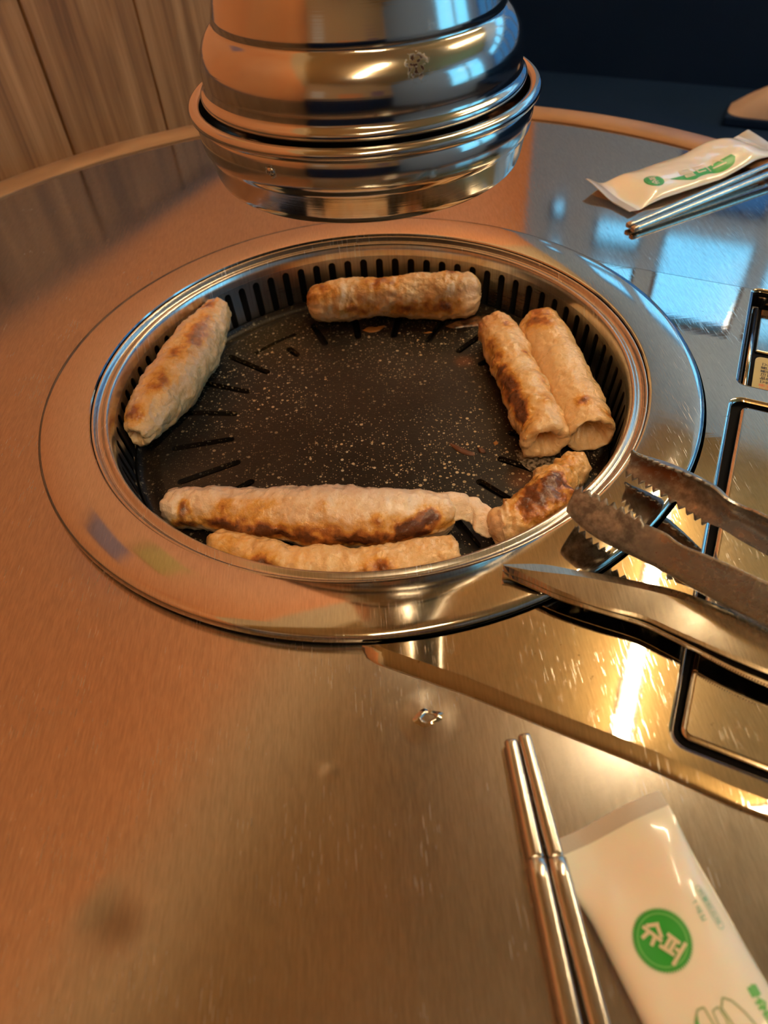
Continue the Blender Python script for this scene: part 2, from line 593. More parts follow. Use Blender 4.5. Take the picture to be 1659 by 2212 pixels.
# left wall: planks below, orange paint above them, ochre at the top
WOODTOP = .12
wl = rbox('wall_left', [(XL - .10, XL - .012, YF - .1, YB + .1, Z0, WOODTOP)], M_FRAME, kind='structure')
PW = .1565
yg = -.7 * tan(radians(110.0 - 150)) * -1      # position of a groove seen at the left of the frame
y = YF
g0 = .587
ks = [g0 + PW * i for i in range(-18, 13)]
for i, a in enumerate(ks[:-1]):
    y0, y1 = max(a + .0018, YF), min(ks[i + 1] - .0018, YB)
    if y1 - y0 < .01: continue
    mb = MB(); mb.box(XL - .012, XL, y0, y1, Z0, WOODTOP, M=ROOM)
    o = mb.build('plank', M_WOOD, wl, smooth=False, bevel=.0012)
tr = rbox('trim_1', [(XL - .10, XL + .004, YF, YB, WOODTOP, WOODTOP + .014)], M_FRAME, kind='structure')
rbox('wall_left_upper', [(XL - .10, XL - .006, YF - .1, YB + .1, WOODTOP + .014, 1.16)], M_ORANGE, kind='structure')
rbox('wall_left_top', [(XL - .10, XL - .006, YF - .1, YB + .1, 1.16, ZC)], M_WALLCREAM, kind='structure')
# front wall (behind the photographer)
rbox('wall_front', [(XL - .1, XR + .1, YF - .1, YF, Z0, ZC)], M_WALLCREAM, kind='structure')
rbox('added_dark_band', [(XL, XR, YF, YF + .02, Z0, .30)], M_BENCH, kind='structure')  # unseen dark band, added to darken the hood's lower reflection
for i_, (x0, x1, z0, z1, m_, lb) in enumerate(((-.5, -.1, .45, .95, M_WHITE, 'unseen plain pale board added for hood reflections, on the wall behind the photographer, left'),
                                               (.35, 1.15, .40, .75, M_ORANGE, 'unseen plain orange board added for hood reflections, on the wall behind the photographer, middle'),
                                               (1.5, 2.1, .45, 1.0, M_MAUVE, 'unseen plain mauve board added for hood reflections, on the wall behind the photographer, right'))):
    tag(rbox('added_board', [(x0, x1, YF, YF + .012, z0, z1)], m_), lb, 'board')  # unseen boards, added to vary what the hood reflects


def holed_wall(name, mat, axis, at, thick, a0, a1, holes):
    """wall across a0..a1 with rectangular holes (a, b, z, z2); holes must not overlap in a"""
    bx = []
    cur = a0
    for (h0, h1, zs) in sorted(holes):
        bx.append((cur, h0, Z0, ZC))
        z = Z0
        for (q0, q1) in sorted(zs):
            bx.append((h0, h1, z, q0)); z = q1
        bx.append((h0, h1, z, ZC))
        cur = h1
    bx.append((cur, a1, Z0, ZC))
    if axis == 'y': boxes = [(p, q, at, at + thick, z0, z1) for p, q, z0, z1 in bx]
    else: boxes = [(at, at + thick, p, q, z0, z1) for p, q, z0, z1 in bx]
    return rbox(name, boxes, mat, kind='structure')


back_holes = [(-.63, -.565, [(.82, .90), (.97, 1.08)]), (-.47, -.30, [(.86, .97), (1.02, 1.23)]),
              (-.24, .055, [(.12, .80), (.87, 1.22)]), (.095, .52, [(.12, .80), (.87, 1.22)]), (.56, 1.0, [(.12, .80), (.87, 1.22)]),
              (1.06, 1.5, [(.12, .80), (.87, 1.22)]), (1.56, 2.3, [(.12, .80), (.87, 1.22)])]
holed_wall('wall_back', M_WALLBLUE, 'y', YB, .08, XL - .1, XR + .1, back_holes)
right_holes = [(.35, 1.05, [(.05, 1.35)]), (1.15, 1.85, [(.05, 1.35)])]
holed_wall('wall_right', M_WALLBLUE, 'x', XR, .08, YF - .1, YB + .1, right_holes)
wi = 0
for axis, holes in (('y', back_holes), ('x', right_holes)):
    for h0, h1, zs in holes:
        for q0, q1 in zs:
            wi += 1
            we = tag(empty('window_%d' % wi, (0, 0, 0)), kind='structure')
            f = .012
            if axis == 'y':
                fb = [(h0, h1, YB + .01, YB + .05, q0, q0 + f), (h0, h1, YB + .01, YB + .05, q1 - f, q1), (h0, h0 + f, YB + .01, YB + .05, q0, q1), (h1 - f, h1, YB + .01, YB + .05, q0, q1)]
                pb = [(h0 + f, h1 - f, YB + .025, YB + .029, q0 + f, q1 - f)]
            else:
                fb = [(XR + .01, XR + .05, h0, h1, q0, q0 + f), (XR + .01, XR + .05, h0, h1, q1 - f, q1), (XR + .01, XR + .05, h0, h0 + f, q0, q1), (XR + .01, XR + .05, h1 - f, h1, q0, q1)]
                pb = [(XR + .025, XR + .029, h0 + f, h1 - f, q0 + f, q1 - f)]
            rbox('window_frame', fb, M_FRAME, we)
            rbox('pane', pb, M_FROST if q0 < .2 and axis == 'y' else M_GLASS, we)

# posters on the orange wall, seen only in the reflections on the grill ring
for nm, m, (y0, y1, z0, z1), lb in (('poster', M_MAUVE, (.36, .45, .46, .56), 'plain mauve poster on the orange wall above the planks'),
                                    ('poster', M_YELLOW, (.47, .60, .56, .66), 'plain mustard poster on the orange wall above the planks')):
    o = rbox(nm, [(XL - .006, XL - .003, y0, y1, z0, z1)], m)
    tag(o, lb, 'poster')

# ceiling tube lights
def tube_light(a, b, rad, label):
    a, b = Vector((*a, ZC)), Vector((*b, ZC))
    mid = (a + b) / 2
    t = empty('tube_light', mid, label, 'ceiling light', 'tube lights on the ceiling')
    d = (b - a).normalized(); n = Vector((-d.y, d.x, 0))
    mb = MB(); W = rad * 1.8; H = .012
    v = [p + n * s * W - Vector((0, 0, z)) for p in (a - d * .02, b + d * .02) for s in (-1, 1) for z in (0, H)]
    mb.add(v, [(0, 1, 3, 2), (4, 6, 7, 5), (0, 4, 5, 1), (2, 3, 7, 6), (1, 5, 7, 3), (0, 2, 6, 4)])
    mb.build('housing', M_WHITE, t, smooth=False)
    zz = Vector((0, 0, H + rad))
    MB().tube([a - zz, b - zz], rad, 16).build('tube', M_TUBE, t)
    return t


tube_light((.60, .45), (1.03, 1.35), .012, 'bright ceiling tube light reflected beside the sunken lid')
tube_light((-.15, -1.6), (.35, -.75), .018, 'ceiling tube light behind the photographer')
tube_light((1.35, .1), (1.85, .95), .018, 'ceiling tube light over the right side of the room')

# dark bench along the back wall
bench = empty('booth_bench', ROOM @ Vector((.9, 1.75, Z0)), 'long dark navy vinyl bench beyond the table, below the windows', 'bench')
rbox('seat', [(XL + .02, XR - .1, 1.38, 1.92, -.38, -.30)], M_BENCH, bench, bevel=.02)
rbox('backrest', [(XL + .02, XR - .1, 1.88, 2.02, -.34, .10)], M_BENCH, bench, bevel=.025)
rbox('plinth', [(XL + .05, XR - .13, 1.46, 2.0, Z0, -.38)], M_FRAME, bench)
# tan bag lying on the bench seat
bb = ROOM @ Vector((-.015, 1.70, -.2995))
bag = empty('fabric_bag', bb, 'blurred tan fabric bag with dark base on the dark bench, top right', 'bag')
Rm = Matrix.Translation(bb) @ Matrix.Rotation(radians(-30), 4, 'Z')
mb = MB()
rows = []
for k, (z, sx_, sy_, ox) in enumerate([(.018, .085, .05, 0), (.034, .074, .046, .011), (.050, .060, .036, .022), (.064, .046, .022, .031), (.070, .036, .010, .036), (.071, .0, .0, .036)]):
    rows.append([Rm @ Vector((ox + sx_ * (abs(cos(a)) ** .5) * (1 if cos(a) > 0 else -1), sy_ * (abs(sin(a)) ** .5) * (1 if sin(a) > 0 else -1), z)) for a in [2 * pi * i / 28 for i in range(28)]])
mb.grid(rows, close_u=True).build('body', M_TANBAG, bag)
mb = MB(); mb.box(-.087, .087, -.052, .052, 0, .018, M=Rm); mb.build('base', M_BENCH, bag, smooth=False, bevel=.004)
mb = MB(); mb.box(.030, .034, -.045, -.0425, .018, .055, M=Rm @ Matrix.Rotation(.1, 4, 'Y')); mb.build('seam', M_BENCH, bag, smooth=False)

# ================================================================== table
TC = (-.0197, .0335)
TZ = -.008
TR = .4225
table = empty('round_table', (TC[0], TC[1], Z0), 'round stainless steel barbecue table with a tan wooden rim', 'table')
prof = [(TR, TZ - .030), (TR, TZ + .0010), (TR + .003, TZ + .0030), (TR + .010, TZ + .0043), (TR + .022, TZ + .0046), (TR + .027, TZ + .0036), (TR + .030, TZ + .0008), (TR + .030, TZ - .030), (TR, TZ - .030)]
MB().lathe(prof, TC, 160, flip=True).build('edge_trim', M_TRIM, table, sharp=50)
MB().lathe([(.0, TZ - .028 - .02), (.10, TZ - .05), (.06, TZ - .12), (.045, Z0 + .06), (.05, Z0 + .03), (.0, Z0 + .03)], (TC[0], TC[1]), 40).v
mb = MB().lathe([(.235, TZ - .030), (.245, TZ - .030), (.245, Z0 + .02), (.235, Z0 + .02), (.235, TZ - .030)], TC, 64, flip=True)
mb.build('pedestal', M_BLACKPLASTIC, table, sharp=40)
MB().lathe([(0, Z0), (.29, Z0), (.29, Z0 + .018), (.27, Z0 + .022), (0, Z0 + .022)], TC, 64, flip=False).build('base_plate', M_BLACKPLASTIC, table, sharp=40)
# dented screw hole
hc = Vector((.0141, -.236, TZ))
mb = MB(); rows = []
random.seed(3)
for r_, z_ in ((.0046, .00005), (.0034, .0004), (.0027, .0007), (.0021, .0004), (.0018, -.0007), (.0, -.0009)):
    rows.append([hc + Vector((r_ * 1.15 * cos(a) * (1 + .25 * sin(2 * a + 1)), r_ * .85 * sin(a) * (1 + .2 * cos(3 * a)), z_ * (1 + .6 * sin(a * 2 + 2.2)) if z_ > 0 else z_)) for a in [2 * pi * i / 28 for i in range(28)]])
mb.grid(rows[:5], close_u=True, flip=False).build('screw_hole_lip', M_PANEL, table)
MB().grid(rows[4:], close_u=True).build('screw_hole', M_DARKWELL, table)

# ------------------------------------------------------------------ service panel let into the table, right of the grill
PZ = -.0045
U = Vector((cos(radians(-30.4)), sin(radians(-30.4))))
far_end = Vector((.1759, .1130)) + U * .225
near_end = Vector((.1319, -.2865)) + U * .068
arc0 = atan2(-.2010, -.0118); arc1 = radians(37.3)
arc = [(.2010 * cos(a), .2010 * sin(a)) for a in [lerp(arc1, arc0, k / 48) for k in range(49)]]
corner = [(-.0098, -.2058), (-.0055, -.2094), (-.0015, -.2114)]
right = rounded([tuple(Vector((.12, -.281))), tuple(near_end), tuple(far_end), tuple(Vector((.185, .1078)))], [0, .02, .02, 0], 6)
outline = arc + corner + [(.0296, -.2272), (.0638, -.2470), (.0953, -.2648)] + right
outline = [tuple(q) for q in outline]
rec1 = rounded([(.2675, .0525), (.2180, -.0445), (.2180 + .082 * U.x, -.0445 + .082 * U.y), (.2675 + .082 * U.x, .0525 + .082 * U.y)], .004, 5)
rec2 = rounded([(.2093, -.0575), (.1068, -.2556), (.1068 + .084 * U.x, -.2556 + .084 * U.y), (.2093 + .084 * U.x, -.0575 + .084 * U.y)], .006, 5)
lo = [Vector((x, y, TZ)) for x, y in outline]
NA = len(arc)
def edge_offset(d_arc, d_edge):
    a_, b_ = offset(outline, d_arc), offset(outline, d_edge)
    return a_[:NA] + b_[NA:]
o1 = edge_offset(.0001, .0007); o2 = edge_offset(.0003, .0050); o3 = edge_offset(.0007, .0066)
r1a, r2a = offset(rec1, -.0022), offset(rec2, -.0022)
r1b, r2b = offset(rec1, -.0010), offset(rec2, -.0010)
# tabletop sheet with one opening under ring and panel
hole = [(.1881 * cos(q), .1881 * sin(q)) for q in [lerp(arc1 + .03, arc0 - .02 + 2 * pi, k / 90) for k in range(91)]]
hole += offset(outline, .007)[51:-2]
rim_ = [(TC[0] + TR * cos(2 * pi * k / 160), TC[1] + TR * sin(2 * pi * k / 160)) for k in range(160)]
v, f = fill([rim_, hole], TZ)
mb = MB().add(v, f)
mb.grid([[(x, y, TZ) for x, y in rim_], [(x, y, TZ - .028) for x, y in rim_]], close_u=True, flip=True)
mb.grid([[(x, y, TZ) for x, y in hole], [(x, y, TZ - .028) for x, y in hole]], close_u=True)
v, f = fill([rim_, hole], TZ - .028)
mb.add(v, [q[::-1] for q in f])
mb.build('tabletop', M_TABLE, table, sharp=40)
v, f = fill([o3, r1a, r2a], PZ)
mb = MB().add(v, f)
mb.grid([lo, [(x, y, lerp(TZ, PZ, .22)) for x, y in o1], [(x, y, PZ - .0006) for x, y in o2], [(x, y, PZ) for x, y in o3]], close_u=True)
for ra, rb, rc, dep in ((r1a, r1b, rec1, -.020), (r2a, r2b, rec2, -.0085)):
    mb.grid([[(x, y, PZ) for x, y in ra], [(x, y, PZ - .0003) for x, y in rb], [(x, y, PZ - .0014) for x, y in rc]], close_u=True)
panel = mb.build('service_panel', M_PANEL, table, sharp=60)
panel['label'] = 'raised scratched steel service panel with two sunken openings'
for rc, dep in ((rec1, -.020), (rec2, -.0085)):
    v, f = fill([rc], dep)
    MB().add(v, f).grid([[(x, y, PZ - .0014) for x, y in rc], [(x, y, dep) for x, y in rc]], close_u=True).build('blackened_recess', M_MATTEBLACK, panel, smooth=False)  # recess walls and floor coloured black so the gap reads dark
# sunken lid
lid = empty('recess_lid', (.215, -.195, -.0085), 'flat scratched steel lid sunk in the long opening of the service panel', 'lid')
lp = rounded([(.2119, -.0634), (.1103, -.2538), (.1103 + .0785 * U.x, -.2538 + .0785 * U.y), (.2119 + .0785 * U.x, -.0634 + .0785 * U.y)], .0045, 6)
la, lb = offset(lp, .0008), offset(lp, .0024)
v, f = fill([lb], -.0052)
mb = MB().add(v, f)
mb.grid([[(x, y, -.0084) for x, y in lp], [(x, y, -.0063) for x, y in lp], [(x, y, -.0055) for x, y in la], [(x, y, -.0052) for x, y in lb]], close_u=True)
mb.build('lid_plate', M_LID, lid, sharp=50)
# control unit inside the square opening
ctl = empty('control_unit', (.28, -.02, -.020), 'sunken control unit with mustard sticker in the square opening at the right edge', 'control box')
d1 = (Vector((.2675, .0525)) - Vector((.2180, -.0445))).normalized()
def uv(u_, v_, z):
    q = Vector((.2180, -.0445)) + d1 * v_ + U * u_
    return Vector((q.x, q.y, z))
def cbox(u0, u1, v0, v1, z0, z1):
    vv = [uv(a, b, z) for z in (z0, z1) for b in (v0, v1) for a in (u0, u1)]
    return MB().add(vv, [(0, 2, 3, 1), (4, 5, 7, 6), (0, 1, 5, 4), (2, 6, 7, 3), (0, 4, 6, 2), (1, 3, 7, 5)])
b_ = MB().tube([uv(.0036, .0030, -.0098), uv(.0036, .092, -.0098)], .0018, 14); b_.build('guide_rail', M_CHOP, ctl)
cbox(.0008, .0058, .0015, .100, -.0199, -.0116).build('ledge', M_RIM, ctl, smooth=False, bevel=.001)
cbox(.0058, .081, .0005, .1050, -.0199, -.0165).build('gasket', M_MATTEBLACK, ctl, smooth=False)
cbox(.0078, .081, .052, .103, -.0165, -.0145).build('cover', M_LID, ctl, smooth=False, bevel=.001)
st = rounded([(.0088, .0475), (.0088, .0015), (.066, .0015), (.066, .0475)], .004, 5)
sv = [uv(a, b, -.0155) for a, b in st]
mb = MB(); k = len(sv); mb.add(sv + [q - Vector((0, 0, .0009)) for q in sv], [tuple(range(k))] + [(i, i + k, (i + 1) % k + k, (i + 1) % k) for i in range(k)])
mb.build('sticker', M_STICKER, ctl, smooth=False)

# stroke fonts: every hangul letter as line strokes in a unit box (x reading direction, y up)
GL = {
    'syu': [((.50, .97), (.13, .60)), ((.50, .90), (.90, .60)), ((.02, .44), (.98, .44)), ((.34, .44), (.22, .02)), ((.66, .44), (.72, .02))],
    'peo': [((.02, .88), (.64, .88)), ((.20, .88), (.20, .28)), ((.46, .88), (.46, .28)), ((-.02, .22), (.68, .28)), ((.90, 1.02), (.90, -.08)), ((.66, .56), (.90, .56))],
    'mul': [((.15, .95), (.85, .95)), ((.15, .70), (.85, .70)), ((.15, .95), (.15, .70)), ((.85, .95), (.85, .70)), ((.02, .55), (.98, .55)), ((.5, .55), (.5, .42)), ((.18, .38), (.82, .38)), ((.82, .38), (.82, .22)), ((.18, .20), (.82, .20)), ((.18, .20), (.18, .03)), ((.18, .03), (.85, .03))],
    'ti': [((.05, .90), (.60, .90)), ((.05, .90), (.05, .20)), ((.05, .55), (.58, .55)), ((.05, .18), (.62, .22)), ((.86, 1.0), (.86, 0))],
    'seu': [((.50, .97), (.12, .50)), ((.50, .92), (.88, .50)), ((.02, .20), (.98, .20))],
    'one': [((.30, .75), (.52, .95)), ((.52, .95), (.52, .02))],
    'mae': [((.05, .85), (.42, .85)), ((.05, .30), (.42, .30)), ((.05, .85), (.05, .30)), ((.42, .85), (.42, .30)), ((.64, 1), (.64, 0)), ((.90, 1), (.90, 0)), ((.64, .5), (.90, .5))],
    'ip': [((.28, .95), (.10, .74)), ((.10, .74), (.28, .55)), ((.28, .55), (.46, .74)), ((.46, .74), (.28, .95)), ((.82, 1), (.82, .50)), ((.22, .42), (.22, .02)), ((.82, .42), (.82, .02)), ((.22, .24), (.82, .24)), ((.22, .03), (.82, .03))],
}


def strokes(glyph, ox, oy, w_, h_, th):
    """list of quads (2-D) for a glyph"""
    out = []
    for (x0, y0), (x1, y1) in GL[glyph]:
        a = Vector((ox + x0 * w_, oy + y0 * h_)); b = Vector((ox + x1 * w_, oy + y1 * h_))
        d = (b - a).normalized(); nn = Vector((-d.y, d.x)) * th / 2
        a -= d * th * .3; b += d * th * .3
        out.append([a - nn, b - nn, b + nn, a + nn])
    return out


def print_on(name, polys, fn, mat, parent, lift, maxlen=.002):
    """flat polygons mapped on a curved sheet by fn(a, b) -> point, normal"""
    bm = bmesh.new()
    for q in polys:
        vs_ = [bm.verts.new((p_[0], p_[1], 0)) for p_ in q]
        try: bm.faces.new(vs_)
        except ValueError: pass
    bmesh.ops.triangulate(bm, faces=bm.faces)
    for _ in range(5):
        le = [e for e in bm.edges if e.calc_length() > maxlen]
        if not le: break
        bmesh.ops.subdivide_edges(bm, edges=le, cuts=1)
        bmesh.ops.triangulate(bm, faces=[q for q in bm.faces if len(q.verts) > 3])
    bm.verts.index_update()
    V, F = [], []
    for x in bm.verts:
        p_, n_ = fn(x.co.x, x.co.y)
        V.append(p_ + n_ * lift)
    for q in bm.faces: F.append(tuple(x.index for x in q.verts))
    bm.free()
    o = mesh(name, V, F, mat, parent, smooth=False)
    me = o.data
    bm = bmesh.new(); bm.from_mesh(me)
    for q in bm.faces:
        if q.normal.z < 0: q.normal_flip()
    bm.to_mesh(me); bm.free()
    return o


# sticker lettering: rows run along the sticker, dark - orange - dark
def on_sticker(a, b): return uv(a, b, -.0155), Vector((0, 0, 1))
dk, og = [], []
random.seed(12)
pick = ['mae', 'ti', 'ip', 'seu', 'peo', 'mul', 'syu']
for i in range(10):
    tgt = og if i in (6, 7) else dk
    for (col, wd) in ((.0128, .0034), (.0164, .0034)):
        if i in (8,) : continue
        y0 = .0385 - i * .0037
        gl = random.choice(pick)
        for q in strokes(gl, 0, 0, .0030, wd * .9, .00042):
            tgt.append([(col + p_.y, y0 - p_.x + .003) for p_ in q])
print_on('sticker_lettering', dk, on_sticker, M_BLACKINK, ctl, .0001)
print_on('orange_lettering', og, on_sticker, M_REDINK, ctl, .0001)

# ------------------------------------------------------------------ roaster: ring, slotted well, pan
roaster = empty('grill_roaster', (0, 0, -.15), 'round table grill with wide steel ring and slotted well wall', 'grill')
prof = [(.1705, -.0035), (.1698, -.0012), (.1703, -.0003), (.1715, 0), (.1950, 0), (.1975, -.0002), (.1990, -.0008), (.1998, -.0020), (.2000, -.0045), (.1994, -.0058), (.1985, -.0062), (.1945, -.0062), (.1945, -.0079), (.1866, -.0079), (.1866, -.15), (.1705, -.15), (.1705, -.0035)]
MB().lathe(prof, n=192, flip=True).build('ring', M_RING, roaster, sharp=40)
prof = [(.1704, -.0050), (.1698, -.0022), (.1690, -.0016), (.1680, -.0020), (.1672, -.0040), (.1660, -.0052), (.1640, -.0048), (.1628, -.0036), (.1616, -.0036), (.1605, -.0050), (.1597, -.0085), (.1592, -.0125)]
MB().lathe(prof, n=192, flip=True).build('insert_rim', M_RIM, roaster)
# wall with real slots
NS = 79
PH = radians(88.6)
zt, zb, ztop, zbot = -.0150, -.0430, -.0125, -.0475
def wall_pt(a, z):
    r = lerp(.1558, .1592, (z - zbot) / (ztop - zbot))
    return (r * cos(a), r * sin(a), z)
mb = MB()
pitch = 2 * pi / NS
hw = pitch * .22
RZ = .0028
for k in range(NS):
    c = PH + k * pitch
    ss = [i / 6 for i in range(7)]
    # slot outline from right side: top arc, bottom arc
    def row(side, aouter):
        """verts from bottom to top on one side of the slot"""
        inner, outer = [], []
        m = 5
        for i in range(m + 1):                     # lower round end
            q = pi / 2 * i / m
            inner.append(wall_pt(c + side * hw * sin(q), zb + RZ - RZ * cos(q)))
        for i in range(m + 1):
            q = pi / 2 * i / m
            inner.append(wall_pt(c + side * hw * cos(q), zt - RZ + RZ * sin(q)))
        zz = [zbot] + [lerp(zb, zt, j / (2 * m - 1)) for j in range(2 * m)] + [ztop]
        outer = [wall_pt(aouter, z) for z in zz]
        return inner, outer, zz
    for side in (-1, 1):
        inn, out_, zz = row(side, c + side * pitch / 2)
        L = len(inn)
        vv = inn + out_
        ff = [(i, i + L, i + 1 + L, i + 1) for i in range(L - 1)]
        if side > 0: ff = [q[::-1] for q in ff]
        mb.add(vv, [q[::-1] for q in ff])
        # bottom and top bridges to the slot axis
        lo_, hi_ = wall_pt(c, zbot), wall_pt(c, ztop)
        mb.add([lo_, wall_pt(c + side * pitch / 2, zbot), inn[0]], [(0, 1, 2) if side < 0 else (0, 2, 1)])
        mb.add([hi_, wall_pt(c + side * pitch / 2, ztop), inn[-1]], [(0, 2, 1) if side < 0 else (0, 1, 2)])
bmw = bmesh.new()
bv = [bmw.verts.new(q) for q in mb.v]
for q in mb.f:
    try: bmw.faces.new([bv[i] for i in q])
    except ValueError: pass
bmesh.ops.remove_doubles(bmw, verts=bmw.verts, dist=1e-5)
bmw.verts.index_update()
V = [x.co.copy() for x in bmw.verts]; F = []
for q in bmw.faces:
    cn = q.calc_center_median(); nn = q.normal
    ids = [x.index for x in q.verts]
    q.normal_update()
    F.append(tuple(ids if q.normal.x * cn.x + q.normal.y * cn.y < 0 else ids[::-1]))
bmw.free()
o = mesh('slotted_wall', V, F, M_WELL, roaster, smooth=False)
md = o.modifiers.new('solid', 'SOLIDIFY'); md.thickness = .0009; md.offset = -1
MB().lathe([(.166, -.0050), (.166, -.10), (.0, -.10)], n=96, flip=True).build('black_cavity', M_DARKWELL, roaster, smooth=True, sharp=40)

# grill pan with radial slots
pan = empty('grill_pan', (0, 0, -.045), 'black speckled grill pan with radial drain slots in the roaster', 'grill pan')
FZ = -.043
slots = []
angs = [93.0, 76.5, 59.8, 43.6, 30.0, 12, -3, -18, -33.5, -48.3, -66, -82, -98, -113, -128, 214.5, 201.5, 187.0, 171.0, 156.0, 140.9, 108.8]
for a in angs:
    ro = .133 if 120 < a or a < 40 else .124
    slots.append((radians(a), .0915, ro, .0026))
slots.append((radians(123.6), .0905, .1060, .0026))
def slot_loop(a, r0, r1, h_):
    d = Vector((cos(a), sin(a))); nn = Vector((-d.y, d.x))
    pts = []
    for k in range(7):
        q = -pi / 2 + pi * k / 6
        pts.append(tuple(d * (r1 - h_ + h_ * cos(q)) + nn * (h_ * sin(q))))
    for k in range(7):
        q = pi / 2 + pi * k / 6
        pts.append(tuple(d * (r0 + h_ + h_ * cos(q)) + nn * (h_ * sin(q))))
    return pts
loops = [slot_loop(*s_) for s_ in slots]
arcp = []
for k in range(13): 
    a = radians(lerp(116.5, 135.0, k / 12)); arcp.append((.1195 * cos(a), .1195 * sin(a)))
for k in range(13):
    a = radians(lerp(135.0, 116.5, k / 12)); arcp.append((.1160 * cos(a), .1160 * sin(a)))
loops.append(arcp)
edge = [(.1405 * cos(2 * pi * k / 144), .1405 * sin(2 * pi * k / 144)) for k in range(144)]
v, f = fill([edge] + loops, FZ)
mb = MB().add(v, f)
for lp_ in loops:
    c_ = Vector((sum(p_[0] for p_ in lp_) / len(lp_), sum(p_[1] for p_ in lp_) / len(lp_)))
    mb.grid([[(x, y, FZ) for x, y in lp_], [(x, y, FZ - .004) for x, y in lp_]], close_u=True)
mb.lathe([(.1405, FZ), (.1435, FZ - .0006), (.1465, FZ - .0020), (.1495, FZ - .0030), (.1520, FZ - .0026), (.1538, FZ - .0010), (.1546, FZ + .0015)], n=144, flip=True)
mb.build('pan_floor', M_PAN, pan, sharp=50)
MB().lathe([(.1546, FZ + .0015), (.1551, FZ + .0010), (.1551, FZ - .0070), (.1500, FZ - .0080), (.090, FZ - .0075), (.02, FZ - .0075)], n=96, flip=True).build('pan_underside', M_DARKWELL, pan)

# ================================================================== meat rolls
def gauss(x, s): return exp(-(x / s) ** 2)


